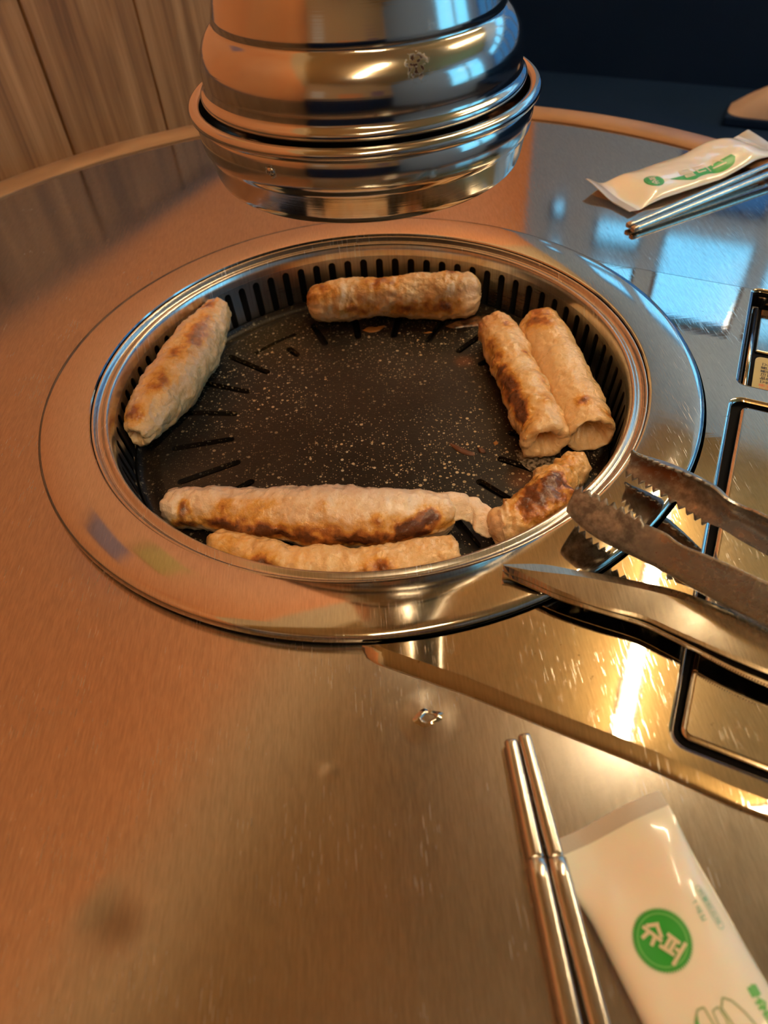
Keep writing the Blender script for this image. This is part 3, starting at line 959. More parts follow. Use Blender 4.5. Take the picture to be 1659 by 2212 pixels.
def meat_roll(name, label, axis, spots, seed, mat, base_brown=.12, lump=.0016, hollow=(1, 1), pink=(), squash=.94, nu=150, nv=88, wave=1.0):
    """axis: (x, y, z, r) stations; spots: (t, angle_deg, dt, dangle, strength), angle 0 = top, + = side of axis x up"""
    A = spline(axis, nu)
    P = [Vector(q[:3]) for q in A]
    sv_ = Vector((seed * 3.1, seed * 1.7, seed * 2.3))
    c0 = sum(P, Vector()) / nu
    base = Vector((c0.x, c0.y, FZ))
    V, BR, PK = [], [], []
    def ring(q, T, r, t, scale=1.0, push0=0.0, shade=0.0, sgn_=1):
        side = T.cross(Vector((0, 0, 1))).normalized(); up = side.cross(T).normalized()
        for j in range(nv):
            a = 2 * pi * j / nv
            push = push0
            dirv = side * sin(a) + up * cos(a) * squash
            p0 = q + dirv * r
            n1 = noise.fractal(p0 * 55 + sv_, 1.0, 2.0, 3)
            n2 = noise.fractal(p0 * 190 + sv_ * 2, 1.0, 2.0, 3)
            n3 = noise.fractal(Vector((t * 9, 0, sin(a) * .8 + cos(a) * .3)) + sv_, 1.0, 2.0, 2)
            n4 = noise.fractal(p0 * 430 + sv_ * 3, 1.0, 2.0, 2)
            rr = r * scale + (n1 * lump + n2 * lump * .5 + n4 * lump * .22 + n3 * lump * .9 * wave) * (scale if scale < 1 else 1)
            if scale < .99:
                wv_ = noise.fractal(Vector((cos(a) * 1.6, sin(a) * 1.6, scale * 2.5)) + sv_ * 5, 1, 2, 3)
                rr *= 1 + .30 * wv_ * (1 - scale) ** .3
                push += .0012 * noise.fractal(Vector((cos(a) * 2.2, sin(a) * 2.2, scale * 3 + 7)) + sv_, 1, 2, 3) * (1 if push == push else 0)
            p1 = q + dirv * rr + T * push * sgn_
            V.append(p1)
            b = base_brown + shade  # shade inside the hollow ends is painted in on top of the browning
            ad = degrees(a)
            for (st_, sa, dt, da, k) in spots:
                dd = (ad - sa + 180) % 360 - 180
                b += k * gauss(t - st_, dt) * gauss(dd, da) * (.55 + .75 * (noise.fractal(p0 * 130 + sv_, 1, 2, 3) + .5))
            BR.append(max(0, b))
            pk = 0
            for (st_, sa, dt, da, k) in pink:
                dd = (ad - sa + 180) % 360 - 180
                pk += k * gauss(t - st_, dt) * gauss(dd, da)
            PK.append(min(1, pk))
    rows = 0
    def end(q, T, r, t, hol, sgn):
        """rings of the end face, outside to inside"""
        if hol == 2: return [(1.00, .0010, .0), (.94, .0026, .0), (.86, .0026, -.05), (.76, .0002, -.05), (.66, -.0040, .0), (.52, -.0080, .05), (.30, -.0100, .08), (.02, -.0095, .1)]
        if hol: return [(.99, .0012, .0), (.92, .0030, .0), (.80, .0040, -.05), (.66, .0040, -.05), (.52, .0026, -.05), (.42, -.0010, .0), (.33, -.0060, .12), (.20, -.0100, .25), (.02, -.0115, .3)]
        return [(.97, .0020, 0), (.86, .0046, 0), (.68, .0066, 0), (.45, .0078, 0), (.22, .0083, 0), (.02, .0085, 0)]
    T0 = (P[1] - P[0]).normalized(); T1 = (P[-1] - P[-2]).normalized()
    e0 = end(P[0], T0, A[0][3], 0, hollow[0], -1)
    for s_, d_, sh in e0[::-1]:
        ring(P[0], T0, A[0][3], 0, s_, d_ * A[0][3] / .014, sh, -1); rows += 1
    for i in range(nu):
        T = (P[min(i + 1, nu - 1)] - P[max(i - 1, 0)]).normalized()
        ring(P[i], T, A[i][3], i / (nu - 1)); rows += 1
    e1 = end(P[-1], T1, A[-1][3], 1, hollow[1], 1)
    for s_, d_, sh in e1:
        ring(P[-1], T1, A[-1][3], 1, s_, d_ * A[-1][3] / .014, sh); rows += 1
    F = []
    for i in range(rows - 1):
        for j in range(nv):
            F.append((i * nv + j, i * nv + (j + 1) % nv, (i + 1) * nv + (j + 1) % nv, (i + 1) * nv + j))
    F.append(tuple(range(nv))[::-1]); F.append(tuple((rows - 1) * nv + j for j in range(nv)))
    # keep it on the pan and inside the well
    for q in V:
        if q.z < FZ + .0003: q.z = FZ + .0003 + (q.z - FZ) * .0
        r_ = hypot(q.x, q.y); lim = lerp(.1535, .1572, max(0, min(1, (q.z + .043) / .03)))
        if r_ > lim: q.x *= lim / r_; q.y *= lim / r_
    F = [q[::-1] for q in F]
    o = mesh(name, V, F, mat, None, attrs={'browning_shade': BR, 'pinkness': PK}, base=base)
    return tag(o, label, 'meat roll', 'pork rolls on the grill pan')


meat_roll('pork_roll', 'fat spindle-shaped pork roll leaning on the left side of the well wall',
          [(-.1487, -.0175, -.0265, .0108), (-.1395, .0080, -.0243, .0170), (-.1275, .0429, -.0238, .0190), (-.1168, .0770, -.0215, .0172), (-.1062, .1025, -.0150, .0105)],
          [(.28, 12, .07, 22, .55), (.62, 22, .13, 22, .55), (.78, 18, .08, 18, .45), (.95, -10, .05, 25, .6), (.06, -15, .06, 40, .5), (.48, 5, .05, 14, .45)],
          1, M_MEAT, .21, hollow=(1, 0), pink=[(.70, 26, .14, 16, .55), (.95, 15, .07, 22, .4)])
meat_roll('pork_roll', 'golden pork roll lying crosswise at the far side of the pan',
          [(-.0325, .1204, -.0275, .0150), (-.0074, .1218, -.0267, .0163), (.0246, .1189, -.0262, .0164), (.0562, .1148, -.0254, .0175), (.0800, .1112, -.0258, .0172)],
          [(.02, 0, .08, 50, .55), (.40, 5, .09, 40, .55), (.52, 0, .05, 40, .35), (.86, -5, .05, 30, .5), (.28, 90, .12, 22, .55), (.62, 92, .14, 20, .55), (.86, 88, .13, 24, .65), (.15, 40, .1, 40, .15)],
          2, M_MEAT, .13, hollow=(0, 0), pink=[(1.02, 60, .06, 70, .5)])
meat_roll('pork_roll', 'pork roll with a dark browned flank, inner one of the two at the right',
          [(.0950, .0673, -.0292, .0136), (.0991, .0216, -.0281, .0148), (.1018, -.0189, -.0278, .0151), (.1046, -.0530, -.0279, .0150)],
          [(.22, 62, .13, 25, .5), (.45, 62, .16, 28, .75), (.66, 52, .15, 26, .95), (.86, 50, .12, 26, .9), (.10, -12, .05, 20, .5), (.35, -28, .07, 18, .5), (.60, -32, .09, 16, .45), (.80, -22, .06, 18, .45), (.02, 45, .05, 60, .5)],
          3, M_MEAT, .10, hollow=(0, 1), pink=[(.02, 30, .08, 60, .4)])
meat_roll('pork_roll', 'smooth pale pork roll against the well wall, outer one of the two at the right',
          [(.1250, .0625, -.0262, .0150), (.1286, .0209, -.0269, .0160), (.1310, -.0189, -.0272, .0157), (.1318, -.0520, -.0278, .0146)],
          [(.04, 25, .10, 40, .6), (.12, 0, .1, 30, .25), (.84, 12, .05, 18, .75), (.95, -45, .05, 25, .4)],
          4, M_MEAT, .10, hollow=(0, 2), lump=.0011)
meat_roll('pork_roll', 'short curled pork roll, deeply browned, at the lower right of the pan',
          [(.0660, -.1155, -.0325, .0102), (.0760, -.1146, -.0306, .0126), (.0911, -.1045, -.0290, .0142), (.1041, -.0880, -.0302, .0125), (.1185, -.0745, -.0330, .0095)],
          [(.35, 10, .14, 60, .6), (.50, -5, .14, 50, .65), (.60, 30, .12, 50, .45), (.85, 0, .15, 70, .32)],
          5, M_MEAT, .16, hollow=(0, 1), lump=.0022, pink=[(.02, 40, .08, 60, .5)])
long_roll = meat_roll('pork_roll', 'longest pork roll, pale on top with a scorched front, torn at its right end',
          [(-.1165, -.0815, -.0308, .0120), (-.0973, -.0859, -.0300, .0130), (-.0644, -.0945, -.0278, .0152), (-.0300, -.1037, -.0252, .0176), (.0006, -.1074, -.0258, .0170), (.0345, -.1047, -.0300, .0128)],
          [(.11, 32, .04, 24, .62), (.15, 55, .05, 16, .5), (.30, 30, .035, 22, .5), (.42, 28, .08, 22, .48), (.63, 32, .06, 22, .38), (.08, 85, .07, 20, .55), (.30, 72, .12, 20, .65), (.50, 80, .16, 24, .80), (.72, 88, .14, 24, .85), (.90, 74, .08, 22, 1.15), (.95, 40, .045, 30, .75), (.82, 52, .1, 22, .4), (.16, 88, .03, 12, .55)],
          6, M_MEATPALE, .05, hollow=(0, 0), pink=[(.3, -35, .5, 28, .45), (.8, -30, .3, 26, .35), (.68, 45, .1, 14, .25)])
meat_roll('pork_roll', 'low golden pork roll half hidden behind the near ring edge',
          [(-.0885, -.1150, -.0318, .0108), (-.0556, -.1305, -.0306, .0123), (-.0259, -.1385, -.0302, .0126), (.0057, -.1388, -.0302, .0126), (.0366, -.1352, -.0310, .0118)],
          [(.22, 45, .055, 28, 1.0), (.39, 78, .06, 24, .8), (.69, 42, .07, 34, .62), (.70, 75, .04, 24, .5), (.52, 70, .04, 24, .4), (.05, 30, .1, 60, .2)],
          8, M_MEAT, .20, hollow=(0, 1), lump=.0018)
# torn flap of the long roll
fl = [((.026, -.0972, -.0225), (.030, -.1160, -.0300)), ((.040, -.0958, -.0235), (.043, -.1105, -.0310)), ((.052, -.0975, -.0260), (.050, -.1105, -.0330)),
      ((.060, -.1010, -.0300), (.054, -.1175, -.0360)), ((.0660, -.1085, -.0330), (.060, -.1190, -.0375)), ((.0690, -.1125, -.0345), (.066, -.1165, -.0375))]
SA = spline([a + b for a, b in fl], 40)
V, BR, PK = [], [], []
for i, q in enumerate(SA):
    a, b = Vector(q[:3]), Vector(q[3:])
    for j in range(16):
        s_ = j / 15
        p0 = a.lerp(b, s_)
        p0.z += .0035 * sin(pi * s_) * (1 - i / 60) + .0012 * noise.fractal(p0 * 160, 1, 2, 3)
        e_ = .0016 * noise.noise(Vector((i * .35, s_ * 2, 4)))
        V.append(p0 + Vector((e_, e_ * .6, 0))); BR.append(.10 + .12 * sin(pi * s_)); PK.append(.35 * (1 - s_))
F = [(i * 16 + j, i * 16 + j + 1, (i + 1) * 16 + j + 1, (i + 1) * 16 + j) for i in range(39) for j in range(15)]
o = mesh('torn_flap', V, F, M_MEATPALE, long_roll, attrs={'browning_shade': BR, 'pinkness': PK}, solid=.0028)
o.modifiers.new('sub', 'SUBSURF').levels = 1

# scraps and grease on the pan
def patch(name, label, pts, mat, h, cat, seed, group=None):
    """thin irregular blob with an outline (x, y)"""
    c = Vector((sum(p_[0] for p_ in pts) / len(pts), sum(p_[1] for p_ in pts) / len(pts)))
    lp_ = spline([Vector(p_) for p_ in pts] + [Vector(pts[0])], 40)[:-1]
    rows = []
    for s_, z_ in ((1, .00015), (.92, h * .6), (.72, h), (.4, h * .9), (.05, h * .95)):
        rows.append([Vector((lerp(c.x, x, s_), lerp(c.y, y, s_), FZ + z_ * (1 + .5 * noise.noise(Vector((x * 300, y * 300, seed + s_ * 4)))))) for x, y in lp_])
    mb = MB().grid(rows, close_u=True)
    o = mb.build(name, mat, None, base=(c.x, c.y, FZ))
    bm = bmesh.new(); bm.from_mesh(o.data); bmesh.ops.recalc_face_normals(bm, faces=bm.faces)
    if sum(q.normal.z for q in bm.faces) < 0: bmesh.ops.reverse_faces(bm, faces=bm.faces)
    bm.to_mesh(o.data); bm.free()
    return tag(o, label, cat, group)


patch('food_scrap', 'orange-brown curled flake in front of the far pork roll', [(-.0015, .1025), (.004, .1060), (.010, .1045), (.0165, .1062), (.0135, .1015), (.0095, .0985), (.004, .0985)], M_FLAKE, .0009, 'food scrap', 1)
patch('food_scrap', 'tiny tan flake on the pan right of the far slots', [(.0445, .0915), (.049, .0925), (.0515, .0915), (.048, .0905)], M_FLAKE, .0006, 'food scrap', 2)
patch('browned_residue', 'dark brown crusted fat beside the right end of the far roll', [(.062, .098), (.072, .104), (.085, .108), (.100, .1065), (.103, .098), (.094, .0945), (.080, .0945), (.068, .0945)], M_FILM, .0014, 'food scrap', 3)
patch('burnt_crumb', 'narrow streak of burnt crumbs in the middle right of the pan', [(.0482, -.0335), (.0530, -.0365), (.0580, -.0415), (.0630, -.0455), (.0615, -.0470), (.0555, -.0445), (.0510, -.0395)], M_CRUMB, .0010, 'food scrap', 4)
patch('burnt_crumb', 'small burnt crumb right of the crumb streak', [(.0655, -.0400), (.0690, -.0420), (.0700, -.0455), (.0665, -.0448)], M_CRUMB, .0012, 'food scrap', 5)
patch('food_scrap', 'round amber crumb above the end of a lower right slot', [(.0760, -.0368), (.0785, -.0360), (.0790, -.0382), (.0768, -.0390)], M_FLAKE, .0010, 'food scrap', 6)
patch('grease_puddle', 'foamy grease puddle under the open ends of the two right rolls', [(.0880, -.0455), (.0905, -.0590), (.0985, -.0690), (.1090, -.0745), (.1150, -.0700), (.1130, -.0560), (.1020, -.0480)], M_GREASE, .0006, 'grease', 7)

# ================================================================== extractor hood
HC = (.0117, .05)
hood = empty('extractor_hood', (HC[0], HC[1], .14), 'round stainless extractor hood hanging over the grill', 'extractor hood')
# lower collector bowl with a beaded rim
prof = [(.055, .1060), (.074, .1046), (.0795, .1042), (.0822, .1046), (.0837, .1060), (.0846, .1085), (.0866, .1185), (.0872, .1205), (.0880, .1213), (.0886, .1222), (.0892, .1250), (.0898, .1345)]
for k in range(13):
    a = radians(-100 + 260 * k / 12)
    prof.append((.0893 + .0034 * cos(a), .1390 + .0030 * sin(a)))
prof += [(.0872, .1380), (.0866, .1300), (.0850, .1180), (.0820, .1080), (.074, .1066), (.055, .1075), (.055, .1060)]
MB().lathe(prof, HC, 160, flip=True).build('collector_bowl', M_HOOD, hood, sharp=55)
# bell above it
prof = [(.0790, .1370), (.0835, .1400), (.0846, .1432), (.0848, .1452), (.0838, .1464), (.0826, .1470), (.0818, .1485), (.0822, .1520), (.0822, .1570), (.0812, .1620), (.0790, .1670), (.0760, .1710), (.0735, .1732), (.0722, .1740), (.0720, .1752), (.0724, .1762), (.0718, .1785), (.0698, .1860), (.0672, .1955), (.0620, .2060), (.0545, .2150), (.0480, .2210), (.0455, .2270), (.0452, .2450), (.0440, .2450), (.0440, .2290), (.0560, .2100), (.0690, .1790), (.0780, .1600), (.0800, .1480), (.0790, .1370)]
MB().lathe(prof, HC, 160, flip=True).build('bell', M_HOOD, hood, sharp=75)
MB().lathe([(.0420, .2400), (.0440, .2400), (.0440, .2440), (.0475, .2445), (.0475, .2540), (.0445, .2560), (.0445, ZC), (.0420, ZC), (.0420, .2400)], HC, 64, flip=True).build('duct', M_HOOD, hood, sharp=50)
# small rivet on the bowl
ra = atan2(-.0745, -.0465)
rv = Vector((HC[0] + .0893 * cos(ra), HC[1] + .0893 * sin(ra), .1300))
mb = MB(); rows = []
dn = Vector((cos(ra), sin(ra), 0)); ds = Vector((-dn.y, dn.x, 0))
for r_, h_ in ((.0022, 0), (.0021, .0006), (.0015, .0012), (.0003, .0014)):
    rows.append([rv + dn * h_ + ds * r_ * cos(a) + Vector((0, 0, r_ * sin(a))) for a in [2 * pi * i / 20 for i in range(20)]])
mb.grid(rows, close_u=True).build('rivet', M_HOOD, hood)

# ================================================================== chopsticks
def chopstick(label, a, b, frac, r0, r1, group, rise):
    """tip a on the steel, the other end b lifted by rise because it lies across the wooden rim"""
    a, b = Vector(a), Vector(b)
    d = (b - a).normalized()
    L = (b - a).length
    t = empty('chopstick', (a + b) / 2 - Vector((0, 0, r1)), label, 'chopstick', group)
    def seg(s0, s1, w0, w1, zc, nm):
        mb = MB(); rows = []
        sd = d.cross(Vector((0, 0, 1))).normalized()
        for k, s_ in enumerate([s0, s0 + .0006] + [lerp(s0, s1, i / 24) for i in range(1, 24)] + [s1 - .0006, s1]):
            w_ = lerp(w0, w1, (s_ - s0) / (s1 - s0)) * (.82 if k in (0, 26) else 1)
            c = a + d * s_; c.z = zc + rise * s_ / L
            row = []
            for j in range(20):
                q = 2 * pi * j / 20
                cx, sx2 = cos(q), sin(q)
                ex = .62
                row.append(c + sd * (w_ * (abs(cx) ** ex) * (1 if cx > 0 else -1)) + Vector((0, 0, w_ * .80 * (abs(sx2) ** ex) * (1 if sx2 > 0 else -1))))
            rows.append(row)
        k0 = len(mb.v); mb.grid(rows, close_u=True)
        mb.f.append(tuple(range(20))[::-1]); mb.f.append(tuple((len(rows) - 1) * 20 + j for j in range(20)))
        return mb.build(nm, M_CHOP, t, sharp=60)
    zc = TZ + r1 * .80 + .00015
    seg(0, L * frac, r0, r0 * 1.12, zc, 'tip')
    seg(L * frac, L, r0 * 1.32, r1, zc, 'handle')
    return t


g = 'near pair of steel chopsticks'
cz = TZ + .003
chopstick('near steel chopstick, left one, beside the white wipe packet', (.0451, -.2501, cz), (.0481, -.4560, cz), .215, .0026, .0036, g, .0070)
chopstick('near steel chopstick, right one, its tip pushed under the corner of the white wipe packet', (.0507, -.2483, cz), (.0594, -.4540, cz), .225, .0026, .0036, g, .0070)
g = 'far pair of steel chopsticks'
d_ = Vector((.1415, .0744, 0)).normalized()
a_ = Vector((.2118, .1572, cz))
chopstick('far steel chopstick at the top right, the one nearer the packet', a_, a_ + d_ * .205, .80, .0025, .0036, g, .0058)
d_ = Vector((.1337, .0660, 0)).normalized()
a_ = Vector((.2133, .1503, cz))
chopstick('far steel chopstick at the top right, the lower one away from the packet', a_, a_ + d_ * .205, .80, .0025, .0036, g, .0058)

# ================================================================== wet-wipe packets
def packet(label, O, yaw, L, Wf, H, seals, bend, twist_end=0.0):
    """O: world point at the middle of the first seal's outer edge; yaw: direction of the packet axis
    Wf(v): half width, H: thickness, seals: lengths of the two seals, bend(u,v): extra height"""
    ax = Vector((cos(yaw), sin(yaw), 0)); au = Vector((-ax.y, ax.x, 0))
    t = empty('wipe_packet', Vector((O[0], O[1], TZ)) + ax * L / 2, label, 'wipe packet', 'wet wipe packets on the table')
    s0, s1 = seals
    def thick(v):
        return H * (max(0, sstep(s0 * .9, s0 + .030, v)) ** .8) * (max(0, sstep(L - s1 * .9, L - s1 - .030, v)) ** .8) + .0006
    def pt(u, v, side):
        """u in -1..1"""
        hw_ = Wf(v)
        base = Vector((O[0], O[1], TZ)) + ax * v + au * (u * hw_)
        th = thick(v) * (max(0, 1 - abs(u) ** 2.6)) ** .75
        wr = .0005 * noise.fractal(Vector((u * 1.5, v * 45, side)), 1, 2, 2) * sstep(0, .004, thick(v))
        z = .0006 + bend(u, v) + (th * .80 + wr + .0003 if side > 0 else -.0 + th * .02)
        z += thick(v) * .25 * (abs(u) ** 3)
        return base + Vector((0, 0, z))
    nu_, nv_ = 36, 90
    def region(v0, v1, nm, mat, nvv):
        mb = MB()
        rows = [[pt(-1 + 2 * i / nu_, lerp(v0, v1, j / nvv), 1) for i in range(nu_ + 1)] for j in range(nvv + 1)]
        rows2 = [[pt(-1 + 2 * i / nu_, lerp(v0, v1, j / nvv), -1) for i in range(nu_ + 1)] for j in range(nvv + 1)]
        loop = [r + q[::-1] for r, q in zip(rows, rows2)]
        mb.grid(loop, close_u=True, flip=True)
        k = len(loop[0])
        mb.f.append(tuple(range(k))); mb.f.append(tuple(nvv * k + j for j in range(k))[::-1])
        o = mb.build(nm, mat, t, sharp=70)
        return o
    region(s0, L - s1, 'sachet', M_PACK, nv_)
    region(0, s0, 'end_seal', M_SEAL, 10)
    region(L - s1, L, 'end_seal', M_SEAL, 10)
    def fn(u_m, v):
        """metric u (along au) and v -> point, normal on top"""
        f_ = lambda a, b: pt(max(-1, min(1, a / Wf(b))), b, 1)
        p_ = f_(u_m, v); e_ = .0006
        n_ = (f_(u_m, v + e_) - f_(u_m, v - e_)).cross(f_(u_m + e_, v) - f_(u_m - e_, v))
        n_ = n_.normalized()
        if n_.z < 0: n_ = -n_
        return p_, n_
    def local(x, y):
        q = Vector((x - O[0], y - O[1], 0)); return (q.dot(au), q.dot(ax))
    return t, fn, local


def emblem(t, fn, c, rad, rot, lett=True):
    """green sunburst disc with the two syllables; rot: reading direction in (u, v) space"""
    sp = 64; pts = []
    for k in range(sp):
        a = 2 * pi * k / sp
        pts.append((c[0] + rad * .93 * cos(a), c[1] + rad * .93 * sin(a)))
        a += 2 * pi / sp * .9
        pts.append((c[0] + rad * 1.05 * cos(a), c[1] + rad * 1.05 * sin(a)))
    tri = [[c, pts[i], pts[(i + 1) % len(pts)]] for i in range(len(pts))]
    print_on('printed_emblem', tri, fn, M_GREEN, t, .00012, .0025)
    ri = []
    for k in range(48):
        a0, a1 = 2 * pi * k / 48, 2 * pi * (k + 1) / 48
        ri.append([(c[0] + rad * q * cos(a), c[1] + rad * q * sin(a)) for q, a in ((.80, a0), (.86, a0), (.86, a1), (.80, a1))])
    print_on('emblem_ring', ri, fn, M_LGREEN, t, .00024, .0025)
    ex = Vector((cos(rot), sin(rot))); ey = Vector((sin(rot), -cos(rot)))
    quads = []
    for gl, ox, w_ in (('syu', -.70, .70), ('peo', .06, .66)):
        for q in strokes(gl, ox * rad, -.36 * rad, w_ * rad, .72 * rad, .125 * rad):
            quads.append([Vector(c) + ex * p_.x + ey * p_.y for p_ in q])
    print_on('emblem_lettering', quads, fn, M_INK, t, .00036, .0015)


# near packet
O1 = ((.0500 + .0938) / 2, (-.2908 - .2741) / 2)
yaw1 = radians(-73.5)
def wf1(v): return lerp(.0232, .0205, sstep(.005, .030, v)) if v < .06 else lerp(.0205, .0232, sstep(.10, .135, v))
t1, fn1, loc1 = packet('white wet wipe packet with green emblem lying across the near chopstick, bottom right', O1, yaw1, .140, wf1, .0105, (.0055, .0055),
                       lambda u, v: .0052 * sstep(.06, .0, v) * (1 if True else 0) * sstep(-.2, -1, -u) * 0 + .0066 * sstep(.085, .0, v) * sstep(.45, -.6, -u) + .0060 * sstep(.068, .092, v) + .0006 * sstep(.012, 0, v) * (1 + sin(u * 3)))
e1 = loc1(.0793, -.3226)
emblem(t1, fn1, e1, .0088, radians(62.0))
# pill with small print, second line, big outlined letters, side text
def stadium(a, b, r, th):
    a, b = Vector(a), Vector(b); d = (b - a).normalized(); nn = Vector((-d.y, d.x))
    pts = []
    for k in range(11):
        q = -pi / 2 + pi * k / 10; pts.append((b + d * cos(q) * r + nn * sin(q) * r, b + d * cos(q) * (r - th) + nn * sin(q) * (r - th)))
    for k in range(11):
        q = pi / 2 + pi * k / 10; pts.append((a + d * cos(q) * r + nn * sin(q) * r, a + d * cos(q) * (r - th) + nn * sin(q) * (r - th)))
    return [[pts[i][0], pts[(i + 1) % 22][0], pts[(i + 1) % 22][1], pts[i][1]] for i in range(22)]
def text_line(gl, a, b, h_, th):
    """glyph list written from a to b (u, v), height to the side of +u"""
    a, b = Vector(a), Vector(b); d = (b - a).normalized(); nn = Vector((d.y, -d.x))
    if nn.x < 0: nn = -nn
    L_ = (b - a).length; st_ = L_ / len(gl); out = []
    for i, g_ in enumerate(gl):
        for q in strokes(g_, i * st_, -h_ / 2, st_ * .85, h_, th):
            out.append([a + d * p_.x + nn * p_.y for p_ in q])
    return out
pa, pb = loc1(.0950, -.3098), loc1(.0984, -.3200)
pl = stadium(pa, pb, .00125, .00022) + text_line(['peo', 'mul', 'ti', 'seu', 'mae'], pa, pb, .0012, .00026)
print_on('printed_pill', pl, fn1, M_TEAL, t1, .00012, .0015)
pa, pb = loc1(.0918, -.3125), loc1(.0938, -.3192)
print_on('printed_small_text', text_line(['one', 'mae', 'ip'], pa, pb, .0016, .00026), fn1, M_TEAL, t1, .00012, .0015)
def outl(cpts, th):
    out = []
    for i in range(len(cpts) - 1):
        a, b = Vector(cpts[i]), Vector(cpts[i + 1]); d = (b - a).normalized(); nn = Vector((-d.y, d.x)) * th / 2
        out.append([a - nn, b - nn, b + nn, a + nn])
    return out
def W1(L_): return [loc1(*q) for q in L_]
ol = outl(W1([(.0885, -.3500), (.0872, -.3450), (.0858, -.3407), (.0838, -.3412), (.0822, -.3440), (.0815, -.3490), (.0820, -.3550)]), .0006)
ol += outl(W1([(.0890, -.3530), (.0886, -.3450), (.0880, -.3418), (.0900, -.3409), (.0912, -.3440), (.0916, -.3520)]), .0005)
ol += outl(W1([(.0945, -.3520), (.0925, -.3450), (.0908, -.3412), (.0920, -.3388), (.0945, -.3398), (.0975, -.3430), (.1000, -.3470), (.1010, -.3520)]), .0006)
print_on('printed_big_letters', ol, fn1, M_OLIVE, t1, .00012, .002)
wd = [W1([(.0838, -.3412), (.0822, -.3440), (.0815, -.3490), (.0818, -.3540), (.0834, -.3540), (.0836, -.3480), (.0832, -.3440)])]
print_on('printed_wedge', wd, fn1, M_GREEN, t1, .00010, .002)
print_on('printed_side_text', text_line(['mul', 'syu', 'ti', 'seu'], loc1(.1020, -.3362), loc1(.1058, -.3500), .0030, .0008), fn1, M_LGREEN, t1, .00012, .0015)

# far packet
O2 = (.2085, .2060)
yaw2 = radians(24.0)
def wf2(v): return lerp(.0285, .0262, sstep(.004, .025, v)) if v < .08 else lerp(.0262, .0240, sstep(.12, .15, v))
t2, fn2, loc2 = packet('white wet wipe packet with green wave print at the top right of the table', O2, yaw2, .180, wf2, .011, (.009, .012),
                       lambda u, v: .0065 * sstep(.022, .0, v) * sstep(-.4, 1, u) + .002 * sstep(.015, 0, v) + .0062 * sstep(.095, .138, v) + .004 * sstep(.16, .18, v) * u)
e2 = loc2(.2500, .2165)
emblem(t2, fn2, e2, .0082, radians(20))
wv = spline([loc2(*q) for q in [(.2640, .2178), (.2720, .2165), (.2840, .2170), (.2910, .2215), (.3000, .2255), (.3120, .2280), (.3230, .2340), (.3270, .2420)]], 30)
wt = spline([loc2(*q) for q in [(.2640, .2182), (.2715, .2205), (.2790, .2235), (.2870, .2275), (.2960, .2320), (.3050, .2365), (.3150, .2415), (.3245, .2455)]], 30)
print_on('printed_wave', [[wv[i], wv[i + 1], wt[i + 1], wt[i]] for i in range(29)], fn2, M_GREEN, t2, .00012, .003)
tl = text_line(['mul', 'ti', 'seu'], loc2(.2760, .2250), loc2(.3180, .2430), .0125, .0013)
tl = [[(p_[0], p_[1]) for p_ in q] for q in text_line(['mul', 'ti', 'seu'], loc2(.2745, .2235), loc2(.3190, .2405), .0105, .0013)]
print_on('printed_letters', tl, fn2, M_INK, t2, .0003, .002)

# ================================================================== tongs
tongs = empty('tongs', (.19, -.20, -.003), 'steel grill tongs with burnt serrated jaws reaching over the ring from the right', 'tongs')
def lag(b, m, t, s_):
    """quadratic through b (s=-1), m (s=0), t (s=1)"""
    return b * (s_ * (s_ - 1) / 2) + m * (1 - s_ * s_) + t * (s_ * (s_ + 1) / 2)
def tong_arm(name, stations, jaw, ntooth, amp, grime, residue, label=None):
    """stations: (bottom, mid, top) points; jaw: fraction of the length that is serrated"""
    N = 220
    S = spline([tuple(a) + tuple(b) + tuple(c) for a, b, c in stations], N)
    rows, G, Rd = [], [], []
    ks_ = [-1.0] + [-1 + 2 * i / 14 for i in range(15)] + [1.0]
    for i, q in enumerate(S):
        b, m, t = Vector(q[0:3]), Vector(q[3:6]), Vector(q[6:9])
        x = i / (N - 1)
        ph = x / jaw * ntooth
        tooth = (1 - abs((ph % 1) * 2 - 1)) * amp if x < jaw else 0
        row = []
        for k, s_ in enumerate(ks_):
            p_ = lag(b, m, t, s_)
            if k == 0: p_ = p_ + (lag(b, m, t, -1) - lag(b, m, t, -.9)).normalized() * tooth
            if k == len(ks_) - 1: p_ = p_ + (lag(b, m, t, 1) - lag(b, m, t, .9)).normalized() * tooth
            row.append(p_)
            G.append(max(0, min(1, grime * (1 - sstep(jaw * .85, jaw * 1.25, x)) + .35)))
            rr = 0
            for (cx, cs, dx, dsg, kk) in residue: rr += kk * gauss(x - cx, dx) * gauss(s_ - cs, dsg)
            Rd.append(min(1, rr))
        rows.append(row)
    mb = MB().grid(rows)
    o = mb.build(name, M_TONG, tongs, attrs={'grime': G, 'residue': Rd}, solid=.0011, sharp=50)
    if label: o['label'] = label
    return o
V3 = lambda x, y, z: Vector((x, y, z))
far = [((.1281, -.1167, .004), (.1292, -.1142, .015), .0015), ((.1345, -.1247, .004), (.1335, -.1227, .018), .006), ((.1418, -.1337, .004), (.1378, -.1313, .021), .009), ((.1494, -.1457, .004), (.1435, -.1432, .026), .009), ((.1553, -.1560, .005), (.1495, -.1560, .030), .008),
       ((.1596, -.1612, .006), (.1545, -.1625, .028), .006), ((.1652, -.1689, .006), (.1602, -.1675, .027), .006), ((.1734, -.1788, .006), (.1667, -.1763, .029), .006), ((.200, -.213, .007), (.194, -.211, .029), .005), ((.232, -.254, .008), (.227, -.253, .028), .003), ((.262, -.289, .009), (.259, -.288, .026), .002)]
st_ = []
for b, t, dep in far:
    b, t = V3(*b), V3(*t); m = (b + t) / 2 + Vector((.78, .625, 0)) * dep
    st_.append((b, m, t))
